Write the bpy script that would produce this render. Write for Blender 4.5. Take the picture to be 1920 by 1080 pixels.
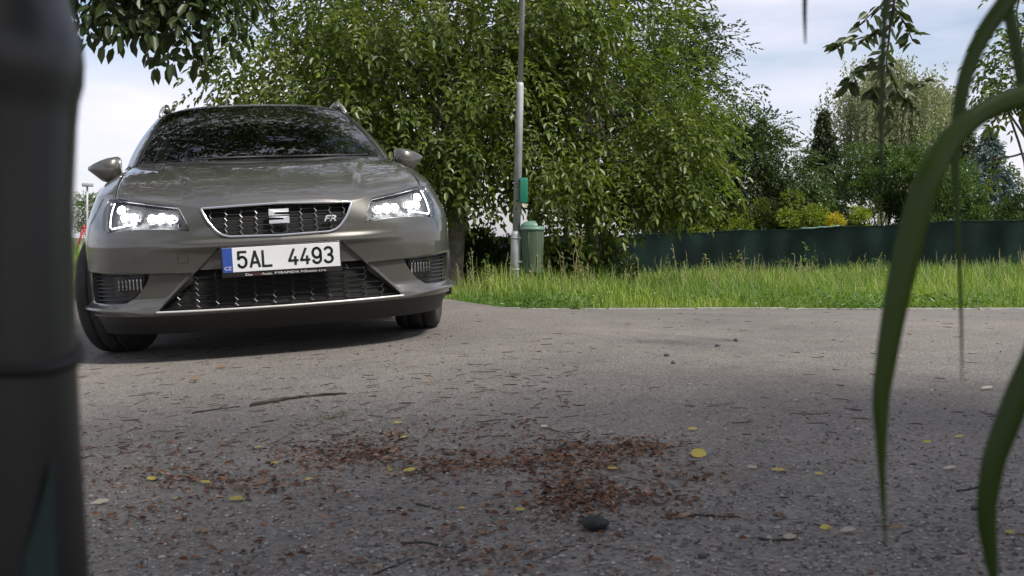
import bpy, bmesh, math, random
import numpy as np
from mathutils import Vector, Matrix

random.seed(7)
RNG = np.random.default_rng(11)
for o in list(bpy.data.objects):
    bpy.data.objects.remove(o, do_unlink=True)
SC = bpy.context.scene
COL = SC.collection

# ------------------------------------------------------------------ camera, sky, sun, exposure
CAM_H, CAM_PITCH, FPX = 0.547, 0.050, 1900.0        # focal length in pixels of a 1920 px wide frame
cam_d = bpy.data.cameras.new('camera')
cam = bpy.data.objects.new('camera', cam_d)
COL.objects.link(cam)
cam.location = (0, 0, CAM_H)
cam.rotation_euler = (math.radians(90) - CAM_PITCH, 0, 0)
cam_d.sensor_width = 36.0
cam_d.lens = 36.0 * FPX / 1920.0
cam_d.clip_start = 0.02
cam_d.clip_end = 2000
cam_d.dof.use_dof = True
cam_d.dof.focus_distance = 6.5
cam_d.dof.aperture_fstop = 12.0
SC.camera = cam

SUN_EL, SUN_AZ = math.radians(52), math.radians(128)   # azimuth clockwise from +Y: sun behind the camera, to the right
world = bpy.data.worlds.new('World')
SC.world = world
world.use_nodes = True
wn, wl = world.node_tree.nodes, world.node_tree.links
wn.clear()
w_out = wn.new('ShaderNodeOutputWorld')
w_bg = wn.new('ShaderNodeBackground')
w_sky = wn.new('ShaderNodeTexSky')
w_sky.sky_type = 'NISHITA'
w_sky.sun_disc = False
w_sky.sun_elevation = SUN_EL
w_sky.sun_rotation = SUN_AZ
w_sky.air_density = 1.0
w_sky.dust_density = 1.5
w_sky.ozone_density = 1.2
w_tc = wn.new('ShaderNodeTexCoord')
w_map = wn.new('ShaderNodeMapping')
w_map.inputs['Scale'].default_value = (1.2, 1.2, 5.0)
w_noise = wn.new('ShaderNodeTexNoise')
w_noise.inputs['Scale'].default_value = 1.7
w_noise.inputs['Detail'].default_value = 6
w_noise.inputs['Roughness'].default_value = 0.55
w_ramp = wn.new('ShaderNodeValToRGB')
w_ramp.color_ramp.elements[0].position = 0.36
w_ramp.color_ramp.elements[0].color = (0.12, 0.12, 0.12, 1)
w_ramp.color_ramp.elements[1].position = 0.66
w_ramp.color_ramp.elements[1].color = (1, 1, 1, 1)
w_mix = wn.new('ShaderNodeMixRGB')
w_mix.inputs['Color2'].default_value = (7.0, 6.75, 7.6, 1)      # thin bright cloud
wl.new(w_tc.outputs['Generated'], w_map.inputs['Vector'])
wl.new(w_map.outputs['Vector'], w_noise.inputs['Vector'])
wl.new(w_noise.outputs['Fac'], w_ramp.inputs['Fac'])
wl.new(w_ramp.outputs['Color'], w_mix.inputs['Fac'])
wl.new(w_sky.outputs['Color'], w_mix.inputs['Color1'])
wl.new(w_mix.outputs['Color'], w_bg.inputs['Color'])
w_bg.inputs['Strength'].default_value = 0.075
wl.new(w_bg.outputs['Background'], w_out.inputs['Surface'])

sun_d = bpy.data.lights.new('sun', 'SUN')
sun = bpy.data.objects.new('sun', sun_d)
COL.objects.link(sun)
sun_d.energy = 2.6
sun_d.angle = math.radians(8)
sun_d.color = (1.0, 0.95, 0.87)
sdir = Vector((math.sin(SUN_AZ) * math.cos(SUN_EL), math.cos(SUN_AZ) * math.cos(SUN_EL), math.sin(SUN_EL)))
sun.rotation_euler = sdir.to_track_quat('Z', 'Y').to_euler()
sun.location = sdir * 60

SC.view_settings.view_transform = 'Standard'
SC.view_settings.look = 'None'
SC.view_settings.gamma = 1.0
SC.view_settings.use_curve_mapping = False
SC.view_settings.exposure = 1.0
SC.render.engine = 'CYCLES'

# ------------------------------------------------------------------ materials
def new_mat(name):
    m = bpy.data.materials.new(name)
    m.use_nodes = True
    return m, m.node_tree.nodes, m.node_tree.links, m.node_tree.nodes['Principled BSDF']

def pmat(name, col, rough=0.5, metal=0.0, coat=0.0, spec=0.5, noise=0.0, nscale=20.0, bump=0.0, bscale=60.0, emit=None, estr=0.0, col2=None):
    m, n, l, p = new_mat(name)
    p.inputs['Base Color'].default_value = (*col, 1)
    p.inputs['Roughness'].default_value = rough
    p.inputs['Metallic'].default_value = metal
    p.inputs['Coat Weight'].default_value = coat
    p.inputs['Coat Roughness'].default_value = 0.04
    p.inputs['Specular IOR Level'].default_value = spec
    if emit:
        p.inputs['Emission Color'].default_value = (*emit, 1)
        p.inputs['Emission Strength'].default_value = estr
    if noise or col2:
        tc = n.new('ShaderNodeTexCoord')
        nz = n.new('ShaderNodeTexNoise')
        nz.inputs['Scale'].default_value = nscale
        nz.inputs['Detail'].default_value = 5
        l.new(tc.outputs['Object'], nz.inputs['Vector'])
        rp = n.new('ShaderNodeValToRGB')
        c2 = col2 if col2 else tuple(c * (1 - noise) for c in col)
        c1 = col if col2 else tuple(min(1, c * (1 + noise)) for c in col)
        rp.color_ramp.elements[0].position = 0.35
        rp.color_ramp.elements[1].position = 0.68
        rp.color_ramp.elements[0].color = (*c2, 1)
        rp.color_ramp.elements[1].color = (*c1, 1)
        l.new(nz.outputs['Fac'], rp.inputs['Fac'])
        l.new(rp.outputs['Color'], p.inputs['Base Color'])
    if bump:
        tc = n.new('ShaderNodeTexCoord')
        nz = n.new('ShaderNodeTexNoise')
        nz.inputs['Scale'].default_value = bscale
        nz.inputs['Detail'].default_value = 6
        l.new(tc.outputs['Object'], nz.inputs['Vector'])
        bp = n.new('ShaderNodeBump')
        bp.inputs['Strength'].default_value = bump
        bp.inputs['Distance'].default_value = 0.01
        l.new(nz.outputs['Fac'], bp.inputs['Height'])
        l.new(bp.outputs['Normal'], p.inputs['Normal'])
    return m

def leaf_mat(name, cols, trans=0.35, rough=0.45, tcol=None, patch=None):
    """foliage: a colour per leaf (random per island), part of the light passes through the blade"""
    m, n, l, p = new_mat(name)
    g = n.new('ShaderNodeNewGeometry')
    rp = n.new('ShaderNodeValToRGB')
    while len(rp.color_ramp.elements) < len(cols):
        rp.color_ramp.elements.new(0.5)
    for i, c in enumerate(cols):
        rp.color_ramp.elements[i].position = i / max(1, len(cols) - 1)
        rp.color_ramp.elements[i].color = (*c, 1)
    l.new(g.outputs['Random Per Island'], rp.inputs['Fac'])
    oi = n.new('ShaderNodeObjectInfo')
    hs = n.new('ShaderNodeHueSaturation')
    mr = n.new('ShaderNodeMapRange')
    mr.inputs['To Min'].default_value = 0.8
    mr.inputs['To Max'].default_value = 1.2
    l.new(oi.outputs['Random'], mr.inputs['Value'])
    l.new(mr.outputs['Result'], hs.inputs['Value'])
    l.new(rp.outputs['Color'], hs.inputs['Color'])
    if patch:                                        # drier and lusher patches
        tc = n.new('ShaderNodeTexCoord')
        nz = n.new('ShaderNodeTexNoise')
        nz.inputs['Scale'].default_value = patch[0]
        nz.inputs['Detail'].default_value = 3
        l.new(tc.outputs['Object'], nz.inputs['Vector'])
        cr = n.new('ShaderNodeValToRGB')
        cr.color_ramp.elements[0].position = 0.38
        cr.color_ramp.elements[1].position = 0.64
        cr.color_ramp.elements[0].color = (*patch[1], 1)
        cr.color_ramp.elements[1].color = (*patch[2], 1)
        l.new(nz.outputs['Fac'], cr.inputs['Fac'])
        mm = n.new('ShaderNodeMixRGB')
        mm.blend_type = 'MULTIPLY'
        mm.inputs['Fac'].default_value = 1
        l.new(rp.outputs['Color'], mm.inputs['Color1'])
        l.new(cr.outputs['Color'], mm.inputs['Color2'])
        l.new(mm.outputs['Color'], hs.inputs['Color'])
    l.new(hs.outputs['Color'], p.inputs['Base Color'])
    p.inputs['Roughness'].default_value = rough
    p.inputs['Specular IOR Level'].default_value = 0.4
    t = n.new('ShaderNodeBsdfTranslucent')
    mx = n.new('ShaderNodeMixRGB')
    mx.blend_type = 'MULTIPLY'
    mx.inputs['Fac'].default_value = 1
    mx.inputs['Color2'].default_value = (*(tcol or (1.5, 1.6, 0.6)), 1)
    l.new(hs.outputs['Color'], mx.inputs['Color1'])
    l.new(mx.outputs['Color'], t.inputs['Color'])
    ms = n.new('ShaderNodeMixShader')
    ms.inputs['Fac'].default_value = trans
    l.new(p.outputs['BSDF'], ms.inputs[1])
    l.new(t.outputs['BSDF'], ms.inputs[2])
    l.new(ms.outputs['Shader'], n['Material Output'].inputs['Surface'])
    return m

def asphalt_mat():
    m, n, l, p = new_mat('asphalt')
    tc = n.new('ShaderNodeTexCoord')
    def noise(scale, det=5, rough=0.6):
        z = n.new('ShaderNodeTexNoise')
        z.inputs['Scale'].default_value = scale
        z.inputs['Detail'].default_value = det
        z.inputs['Roughness'].default_value = rough
        l.new(tc.outputs['Object'], z.inputs['Vector'])
        return z
    big = noise(0.55, 6)
    rp = n.new('ShaderNodeValToRGB')
    rp.color_ramp.elements[0].position = 0.3
    rp.color_ramp.elements[1].position = 0.72
    rp.color_ramp.elements[0].color = (0.128, 0.120, 0.110, 1)
    rp.color_ramp.elements[1].color = (0.214, 0.199, 0.180, 1)
    l.new(big.outputs['Fac'], rp.inputs['Fac'])
    vo = n.new('ShaderNodeTexVoronoi')               # aggregate
    vo.inputs['Scale'].default_value = 120
    l.new(tc.outputs['Object'], vo.inputs['Vector'])
    sp = n.new('ShaderNodeValToRGB')
    sp.color_ramp.elements[0].position = 0.0
    sp.color_ramp.elements[0].color = (0.45, 0.44, 0.43, 1)
    sp.color_ramp.elements[1].position = 1.0
    sp.color_ramp.elements[1].color = (1.45, 1.42, 1.38, 1)
    sep = n.new('ShaderNodeSeparateColor')
    l.new(vo.outputs['Color'], sep.inputs['Color'])
    l.new(sep.outputs['Red'], sp.inputs['Fac'])
    m1 = n.new('ShaderNodeMixRGB')
    m1.blend_type = 'MULTIPLY'
    m1.inputs['Fac'].default_value = 0.6
    l.new(rp.outputs['Color'], m1.inputs['Color1'])
    l.new(sp.outputs['Color'], m1.inputs['Color2'])
    mid = noise(7, 6, 0.7)                           # dusty and stained patches
    r2 = n.new('ShaderNodeValToRGB')
    r2.color_ramp.elements[0].position = 0.35
    r2.color_ramp.elements[0].color = (0.72, 0.70, 0.68, 1)
    r2.color_ramp.elements[1].position = 0.65
    r2.color_ramp.elements[1].color = (1.1, 1.1, 1.1, 1)
    l.new(mid.outputs['Fac'], r2.inputs['Fac'])
    m2 = n.new('ShaderNodeMixRGB')
    m2.blend_type = 'MULTIPLY'
    m2.inputs['Fac'].default_value = 0.55
    l.new(m1.outputs['Color'], m2.inputs['Color1'])
    l.new(r2.outputs['Color'], m2.inputs['Color2'])
    l.new(m2.outputs['Color'], p.inputs['Base Color'])
    p.inputs['Roughness'].default_value = 0.85
    p.inputs['Specular IOR Level'].default_value = 0.35
    ad = n.new('ShaderNodeMath')
    ad.operation = 'ADD'
    fine = noise(45, 4, 0.7)
    l.new(vo.outputs['Distance'], ad.inputs[0])
    l.new(fine.outputs['Fac'], ad.inputs[1])
    bp = n.new('ShaderNodeBump')
    bp.inputs['Strength'].default_value = 0.8
    bp.inputs['Distance'].default_value = 0.007
    l.new(ad.outputs['Value'], bp.inputs['Height'])
    l.new(bp.outputs['Normal'], p.inputs['Normal'])
    return m

M = {}
M['asphalt'] = asphalt_mat()
M['soil'] = pmat('soil', (0.075, 0.085, 0.035), 0.95, noise=0.5, nscale=3, bump=0.6, bscale=30)
M['edging'] = pmat('edging_concrete', (0.34, 0.33, 0.30), 0.9, noise=0.25, nscale=12, bump=0.4)
M['grass'] = leaf_mat('grass_blades', [(0.06, 0.12, 0.018), (0.11, 0.185, 0.03), (0.17, 0.235, 0.045), (0.27, 0.28, 0.10)], 0.35, 0.5, patch=(0.55, (0.62, 0.80, 0.78), (1.45, 1.38, 1.05)))
M['grass_dry'] = leaf_mat('dry_grass', [(0.20, 0.19, 0.09), (0.32, 0.28, 0.16)], 0.3, 0.6)
M['seed'] = leaf_mat('seed_heads', [(0.13, 0.16, 0.06), (0.20, 0.20, 0.10), (0.27, 0.24, 0.14)], 0.3, 0.6)
M['weed'] = leaf_mat('weed_leaves', [(0.05, 0.11, 0.02), (0.10, 0.17, 0.035)], 0.35)
M['walnut_shade'] = leaf_mat('walnut_leaves_shaded', [(0.030, 0.050, 0.016), (0.044, 0.066, 0.02), (0.065, 0.085, 0.026)], 0.3, 0.4)  # darker copy of the walnut leaves, their shade put into the colour
M['walnut'] = leaf_mat('walnut_leaves', [(0.050, 0.084, 0.018), (0.074, 0.114, 0.022), (0.112, 0.152, 0.028), (0.175, 0.195, 0.04)], 0.40, 0.38)
M['walnut_light'] = leaf_mat('walnut_leaves_light', [(0.07, 0.11, 0.02), (0.11, 0.16, 0.027), (0.18, 0.215, 0.042)], 0.42, 0.38)
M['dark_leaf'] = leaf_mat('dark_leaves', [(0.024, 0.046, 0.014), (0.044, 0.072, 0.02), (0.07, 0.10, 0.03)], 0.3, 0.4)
M['plum_leaf'] = leaf_mat('plum_leaves', [(0.030, 0.034, 0.022), (0.050, 0.055, 0.032), (0.075, 0.080, 0.045)], 0.3, 0.35)
M['hedge_leaf'] = leaf_mat('hedge_leaves', [(0.030, 0.062, 0.016), (0.055, 0.10, 0.024), (0.10, 0.15, 0.036)], 0.3, 0.35)
M['lime_leaf'] = leaf_mat('lime_leaves', [(0.10, 0.15, 0.02), (0.17, 0.22, 0.03), (0.24, 0.28, 0.045)], 0.4, 0.45)
M['yellow_leaf'] = leaf_mat('yellow_flowers', [(0.30, 0.26, 0.02), (0.48, 0.38, 0.03), (0.22, 0.24, 0.03)], 0.35, 0.5)
M['birch_leaf'] = leaf_mat('birch_leaves', [(0.14, 0.16, 0.09), (0.19, 0.21, 0.13), (0.25, 0.26, 0.18)], 0.35, 0.5)
M['spruce'] = leaf_mat('spruce_needles', [(0.04, 0.062, 0.026), (0.06, 0.085, 0.036), (0.09, 0.115, 0.05)], 0.12, 0.55)
M['blue_spruce'] = leaf_mat('blue_spruce_needles', [(0.07, 0.11, 0.11), (0.11, 0.16, 0.155), (0.15, 0.205, 0.195)], 0.1, 0.55)
M['bark'] = pmat('bark', (0.105, 0.095, 0.075), 0.95, noise=0.45, nscale=9, bump=1.0, bscale=25)
M['bark_dark'] = pmat('bark_dark', (0.05, 0.043, 0.034), 0.95, noise=0.4, nscale=12, bump=1.0, bscale=25)
M['bark_birch'] = pmat('bark_birch', (0.5, 0.49, 0.46), 0.8, col2=(0.12, 0.11, 0.10), nscale=6, bump=0.4)
M['net'] = pmat('shade_net', (0.013, 0.032, 0.025), 0.75, noise=0.35, nscale=1.3, bump=0.35, bscale=260, spec=0.25)
M['net_pale'] = pmat('net_hem', (0.17, 0.30, 0.25), 0.8, noise=0.2)
M['post_green'] = pmat('fence_post_green', (0.010, 0.030, 0.023), 0.5, noise=0.2)
M['galv'] = pmat('galvanised_steel', (0.38, 0.39, 0.40), 0.55, metal=0.25, noise=0.14, nscale=7, bump=0.15, bscale=40)
M['rust'] = pmat('rust_spots', (0.16, 0.10, 0.06), 0.9, noise=0.4)
M['bin_green'] = pmat('bin_plastic', (0.058, 0.090, 0.052), 0.5, noise=0.12, nscale=5)
M['bin_lid'] = pmat('bin_lid_plastic', (0.11, 0.20, 0.145), 0.42, noise=0.12, nscale=6)
M['disp_green'] = pmat('dispenser_green', (0.008, 0.155, 0.095), 0.4, noise=0.1, nscale=6)
M['paper'] = pmat('paper_bag', (0.52, 0.45, 0.36), 0.8, noise=0.15)
M['hole'] = pmat('dark_inside', (0.006, 0.006, 0.006), 0.9)
# ------------------------------------------------------------------ mesh helpers
def link(o, parent=None):
    COL.objects.link(o)
    if parent is not None:
        o.parent = parent
    return o

def empty(name, loc=(0, 0, 0), rot=(0, 0, 0), parent=None):
    o = bpy.data.objects.new(name, None)
    o.location = loc
    o.rotation_euler = rot
    o.empty_display_size = 0.1
    return link(o, parent)

def tag(o, label=None, cat=None, group=None, kind=None):
    if label: o['label'] = label
    if cat: o['category'] = cat
    if group: o['group'] = group
    if kind: o['kind'] = kind
    return o

def as_mesh(name, verts, faces, mat=None, smooth=True):
    me = bpy.data.meshes.new(name)
    me.from_pydata([tuple(map(float, v)) for v in verts], [], [tuple(map(int, f)) for f in faces])
    if mat is not None:
        me.materials.append(mat)
    if smooth and len(me.polygons):
        me.polygons.foreach_set('use_smooth', [True] * len(me.polygons))
    me.update()
    return me

def mk(name, verts, faces, mat=None, parent=None, smooth=True):
    return link(bpy.data.objects.new(name, as_mesh(name, verts, faces, mat, smooth)), parent)

def np_mesh(name, V, F, mat, parent=None, smooth=False):
    """V (n,3), F (m,k) numpy -> object, quickly"""
    me = bpy.data.meshes.new(name)
    m, k = F.shape
    me.vertices.add(len(V))
    me.vertices.foreach_set('co', np.ascontiguousarray(V, dtype=np.float32).ravel())
    me.loops.add(m * k)
    me.loops.foreach_set('vertex_index', np.ascontiguousarray(F, dtype=np.int32).ravel())
    me.polygons.add(m)
    me.polygons.foreach_set('loop_start', np.arange(0, m * k, k, dtype=np.int32))
    me.polygons.foreach_set('loop_total', np.full(m, k, dtype=np.int32))
    me.polygons.foreach_set('use_smooth', np.full(m, smooth, dtype=bool))
    me.materials.append(mat)
    me.update(calc_edges=True)
    return link(bpy.data.objects.new(name, me), parent)

class MB:
    """collects shapes for one mesh"""
    def __init__(s): s.v, s.f = [], []
    def add(s, vs, fs):
        k = len(s.v)
        s.v += [tuple(v) for v in vs]
        s.f += [tuple(i + k for i in f) for f in fs]
        return s
    def box(s, c, d, bevel=0.0, rot=None):
        x, y, z = d[0] / 2, d[1] / 2, d[2] / 2
        b = min(bevel, x * .9, y * .9, z * .9)
        if b <= 0:
            vs = [(sx * x, sy * y, sz * z) for sx in (-1, 1) for sy in (-1, 1) for sz in (-1, 1)]
            fs = [(0, 1, 3, 2), (4, 6, 7, 5), (0, 4, 5, 1), (2, 3, 7, 6), (0, 2, 6, 4), (1, 5, 7, 3)]
        else:
            bm = bmesh.new()
            bmesh.ops.create_cube(bm, size=1.0)
            for v in bm.verts: v.co = Vector((v.co.x * d[0], v.co.y * d[1], v.co.z * d[2]))
            bmesh.ops.bevel(bm, geom=list(bm.edges), offset=b, segments=2, affect='EDGES', profile=0.5)
            bm.verts.index_update()
            vs = [tuple(v.co) for v in bm.verts]
            fs = [tuple(v.index for v in f.verts) for f in bm.faces]
            bm.free()
        R = rot if rot is not None else Matrix.Identity(3)
        return s.add([tuple(R @ Vector(v) + Vector(c)) for v in vs], fs)
    def tube(s, pts, rad, n=8, cap=True, flat=1.0):
        pts = [Vector(p) for p in pts]
        if not hasattr(rad, '__len__'): rad = [rad] * len(pts)
        vs, fs = [], []
        up = None
        for i, p in enumerate(pts):
            t = (pts[min(i + 1, len(pts) - 1)] - pts[max(i - 1, 0)])
            if t.length < 1e-9: t = Vector((0, 0, 1))
            t.normalize()
            if up is None:
                up = Vector((0, 0, 1)) if abs(t.z) < 0.9 else Vector((1, 0, 0))
            a = t.cross(up)
            if a.length < 1e-6: a = t.orthogonal()
            a.normalize()
            b = t.cross(a).normalized()
            up = -b if (-b).dot(up) > 0 else b
            for k in range(n):
                th = 2 * math.pi * k / n
                vs.append(p + a * math.cos(th) * rad[i] + b * math.sin(th) * rad[i] * flat)
        for i in range(len(pts) - 1):
            for k in range(n):
                fs.append((i * n + k, i * n + (k + 1) % n, (i + 1) * n + (k + 1) % n, (i + 1) * n + k))
        if cap:
            fs.append(tuple(range(n))[::-1])
            fs.append(tuple((len(pts) - 1) * n + k for k in range(n)))
        return s.add(vs, fs)
    def lathe(s, prof, n=24, c=(0, 0, 0), axis='z', sx=1.0, sy=1.0):
        vs, fs = [], []
        for r, z in prof:
            for k in range(n):
                th = 2 * math.pi * k / n
                a, b = r * math.cos(th) * sx, r * math.sin(th) * sy
                v = (a, b, z) if axis == 'z' else (z, a, b)
                vs.append((v[0] + c[0], v[1] + c[1], v[2] + c[2]))
        for i in range(len(prof) - 1):
            for k in range(n):
                fs.append((i * n + k, i * n + (k + 1) % n, (i + 1) * n + (k + 1) % n, (i + 1) * n + k))
        return s.add(vs, fs)
    def build(s, name, mat, parent=None, smooth=True):
        return mk(name, s.v, s.f, mat, parent, smooth)

def auto_smooth(o, ang=35):
    """sharp edges where faces meet at more than ang"""
    me = o.data
    bm = bmesh.new()
    bm.from_mesh(me)
    bmesh.ops.recalc_face_normals(bm, faces=bm.faces)
    for e in bm.edges:
        if len(e.link_faces) == 2 and e.calc_face_angle(0) > math.radians(ang):
            e.smooth = False
    bm.to_mesh(me)
    bm.free()
    return o

def smoothstep(x, a, b):
    t = np.clip((np.asarray(x, float) - a) / (b - a), 0, 1)
    return t * t * (3 - 2 * t)

def crv(xs, ys):
    """smooth monotone-ish interpolation through a table"""
    xs, ys = np.array(xs, float), np.array(ys, float)
    d = np.diff(ys) / np.diff(xs)
    m = np.concatenate([[d[0]], [0 if a * b <= 0 else 2 * a * b / (a + b) for a, b in zip(d[:-1], d[1:])], [d[-1]]])
    def f(x):
        x = np.clip(np.asarray(x, float), xs[0], xs[-1])
        i = np.clip(np.searchsorted(xs, x) - 1, 0, len(xs) - 2)
        h = xs[i + 1] - xs[i]
        t = (x - xs[i]) / h
        return ((2*t**3 - 3*t**2 + 1) * ys[i] + (t**3 - 2*t**2 + t) * h * m[i] + (-2*t**3 + 3*t**2) * ys[i+1] + (t**3 - t**2) * h * m[i+1])
    return f

# ------------------------------------------------------------------ terrain
CAR_X, CAR_Y, CAR_YAW, CAR_ROLL = -1.025, 4.626, 0.276, 0.0543
def softmin(a, b, k):
    return 0.5 * (a + b - np.sqrt((a - b) ** 2 + k * k))
def softmax(a, b, k):
    return 0.5 * (a + b + np.sqrt((a - b) ** 2 + k * k))
def edge_y(x):
    """far edge of the asphalt"""
    x = np.asarray(x, float)
    return 9.76 - 0.166 * np.clip(x, -30, 30) + 0.07 * np.sin(x * 1.9) + 0.05 * np.sin(x * 5.3 + 1) + 0.025 * np.sin(x * 13.1 + 2)
def zf(x, y):
    """height of the ground: the car stands on a cross slope, the road falls to the verge on the right"""
    x, y = np.asarray(x, float), np.asarray(y, float)
    cy, sy = math.cos(CAR_YAW), math.sin(CAR_YAW)
    l = (x - CAR_X) * cy + (y - CAR_Y) * sy
    b = -(x - CAR_X) * sy + (y - CAR_Y) * cy
    lc = softmax(softmin(l, 1.25, 0.15), -1.6, 0.3)
    z = math.tan(CAR_ROLL) * lc
    side = smoothstep(l, 1.0, 2.4)
    z = z - side * 0.058 * softmax(y - 6.2, 0, 0.8)* (1 - smoothstep(y, 9, 14) * 0.0)
    far = smoothstep(y, 10.0, 11.0)
    z = np.where(y > 9.0, z, z)
    lim = -0.16 - 0.018 * np.clip(y - 10, 0, 60) + 0.035 * (np.clip(x, -2, 10) - 10) * np.clip((y - 10) / 17, 0, 1)
    lim = np.maximum(lim, -0.75)
    w = smoothstep(y, 9.2, 10.6) * side
    z = z * (1 - w) + lim * w
    return z
def zg(x, y):
    return float(zf(x, y))

_c, _s = math.cos(CAM_PITCH), math.sin(CAM_PITCH)
def pix(px, py, d):
    """point at depth d (along +Y) seen at pixel (px, py) of the 1920 px frame"""
    a, b = (px - 960) / FPX, (540 - py) / FPX
    v = Vector((a, _c + b * _s, -_s + b * _c))
    k = d / v.y
    return Vector((v.x * k, d, CAM_H + v.z * k))
def gnd(px, py):
    """point of the ground seen at a pixel"""
    a, b = (px - 960) / FPX, (540 - py) / FPX
    v = np.array((a, _c + b * _s, -_s + b * _c))
    lo, hi = 0.3, 200.0
    t = lo
    for t in np.geomspace(0.3, 200, 900):
        if CAM_H + v[2] * t < zg(v[0] * t, v[1] * t):
            hi = t
            break
        lo = t
    for _ in range(30):
        t = (lo + hi) / 2
        if CAM_H + v[2] * t < zg(v[0] * t, v[1] * t): hi = t
        else: lo = t
    return Vector((v[0] * t, v[1] * t, zg(v[0] * t, v[1] * t)))

def axis(fine0, fine1, step, far0, far1, n=26):
    a = np.arange(fine0, fine1 + 1e-6, step)
    lo = fine0 - np.geomspace(step, fine0 - far0, n)
    hi = fine1 + np.geomspace(step, far1 - fine1, n)
    return np.concatenate([lo[::-1], a, hi])
def sheet(name, xs, ys, zfun, mat):
    X, Y = np.meshgrid(xs, ys)
    Z = zfun(X, Y)
    V = np.stack([X, Y, Z], -1).reshape(-1, 3)
    nx, ny = len(xs), len(ys)
    i = np.arange(ny - 1)[:, None] * nx + np.arange(nx - 1)[None]
    F = np.stack([i, i + 1, i + nx + 1, i + nx], -1).reshape(-1, 4)
    o = np_mesh(name, V, F, mat, None, True)
    return tag(o, kind='structure')
def ground_z(X, Y):
    over = Y - edge_y(X)
    return zf(X, Y) - 0.05 + 0.06 * smoothstep(over, 0.0, 0.25) + 0.02 * np.sin(X * 2.3 + 1) * np.sin(Y * 1.7) * smoothstep(over, .3, 1.5)
sheet('ground', axis(-8, 16, 0.25, -500, 500), axis(-6, 32, 0.2, -300, 900), ground_z, M['soil'])
# road: its far side follows the uneven edge
rx = axis(-7, 9, 0.1, -60, 60, 20)
rv = np.concatenate([np.linspace(0, 1, 90)])
RX, RV = np.meshgrid(rx, rv)
RY = -9 + (edge_y(RX) + 9) * RV
V = np.stack([RX, RY, zf(RX, RY) + 0.0], -1).reshape(-1, 3)
nx = len(rx)
i = np.arange(len(rv) - 1)[:, None] * nx + np.arange(nx - 1)[None]
tag(np_mesh('road', V, np.stack([i, i + 1, i + nx + 1, i + nx], -1).reshape(-1, 4), M['asphalt'], None, True), kind='structure')
# flush concrete edging along the far side
edging = tag(empty('road_edging'), kind='structure')
for k in range(16):
    x0 = -4 + k * 0.82
    x1 = x0 + 0.80
    vs = []
    for j in range(5):
        x = x0 + (x1 - x0) * j / 4
        y = float(9.80 - 0.166 * x)
        z = zg(x, y) + 0.012 + 0.004 * math.sin(k * 2.1)
        vs += [(x, y - 0.03, z - 0.10), (x, y - 0.03, z), (x, y + 0.03, z), (x, y + 0.03, z - 0.10)]
    fs = []
    for j in range(4):
        for q in range(3):
            fs.append((j*4+q, (j+1)*4+q, (j+1)*4+q+1, j*4+q+1))
    fs += [(0, 1, 2, 3), (16, 19, 18, 17)]
    mk('edging_stone', vs, fs, M['edging'], edging, False)
# ------------------------------------------------------------------ car
M['paint'] = pmat('car_paint', (0.067, 0.065, 0.055), 0.36, metal=0.35, coat=1.0, noise=0.04, nscale=900)
M['black_plastic'] = pmat('black_plastic', (0.012, 0.012, 0.012), 0.5, bump=0.1, bscale=300)
M['mesh_dark'] = pmat('grille_plastic', (0.022, 0.022, 0.022), 0.38)
M['mesh_grey'] = pmat('grille_bars', (0.11, 0.11, 0.11), 0.35, metal=0.3)
M['chrome'] = pmat('chrome', (0.80, 0.80, 0.82), 0.10, metal=1.0)
M['badge'] = pmat('badge_chrome', (0.72, 0.72, 0.74), 0.28, metal=0.7)
M['chrome_soft'] = pmat('satin_trim', (0.62, 0.61, 0.58), 0.35, metal=0.4)
M['rail'] = pmat('rail_aluminium', (0.30, 0.30, 0.30), 0.4, metal=0.5)
M['rubber'] = pmat('tyre_rubber', (0.020, 0.018, 0.017), 0.8, noise=0.35, nscale=14, bump=0.3, bscale=120)
M['alloy'] = pmat('alloy', (0.50, 0.50, 0.51), 0.3, metal=0.85)
M['disc'] = pmat('brake_disc', (0.22, 0.21, 0.20), 0.4, metal=0.9)
M['frit'] = pmat('black_trim', (0.008, 0.008, 0.009), 0.25)
M['inside'] = pmat('interior_dark', (0.020, 0.020, 0.021), 0.8, noise=0.2)
M['seat'] = pmat('seat_cloth', (0.030, 0.030, 0.032), 0.9, noise=0.2, nscale=60)
M['plate_white'] = pmat('plate_white', (0.60, 0.61, 0.61), 0.45, noise=0.04, nscale=14)
M['plate_blue'] = pmat('plate_blue', (0.018, 0.055, 0.27), 0.45)
M['plate_black'] = pmat('plate_characters', (0.008, 0.008, 0.009), 0.5)
M['text_white'] = pmat('text_white', (0.62, 0.62, 0.62), 0.5)
M['text_red'] = pmat('text_red', (0.22, 0.035, 0.035), 0.5)
M['led'] = pmat('led_emitter', (0.9, 0.9, 0.9), 0.3, emit=(0.95, 0.95, 1.0), estr=40.0)
M['drl'] = pmat('daytime_light_guide', (0.9, 0.9, 0.9), 0.3, emit=(0.97, 0.98, 1.0), estr=5.0)
M['lamp_bowl'] = pmat('lamp_housing', (0.045, 0.045, 0.043), 0.45, metal=0.2)
M['amber'] = pmat('amber', (0.5, 0.2, 0.02), 0.3)
M['tail'] = pmat('tail_lamp', (0.25, 0.008, 0.008), 0.15, coat=1.0)

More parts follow.
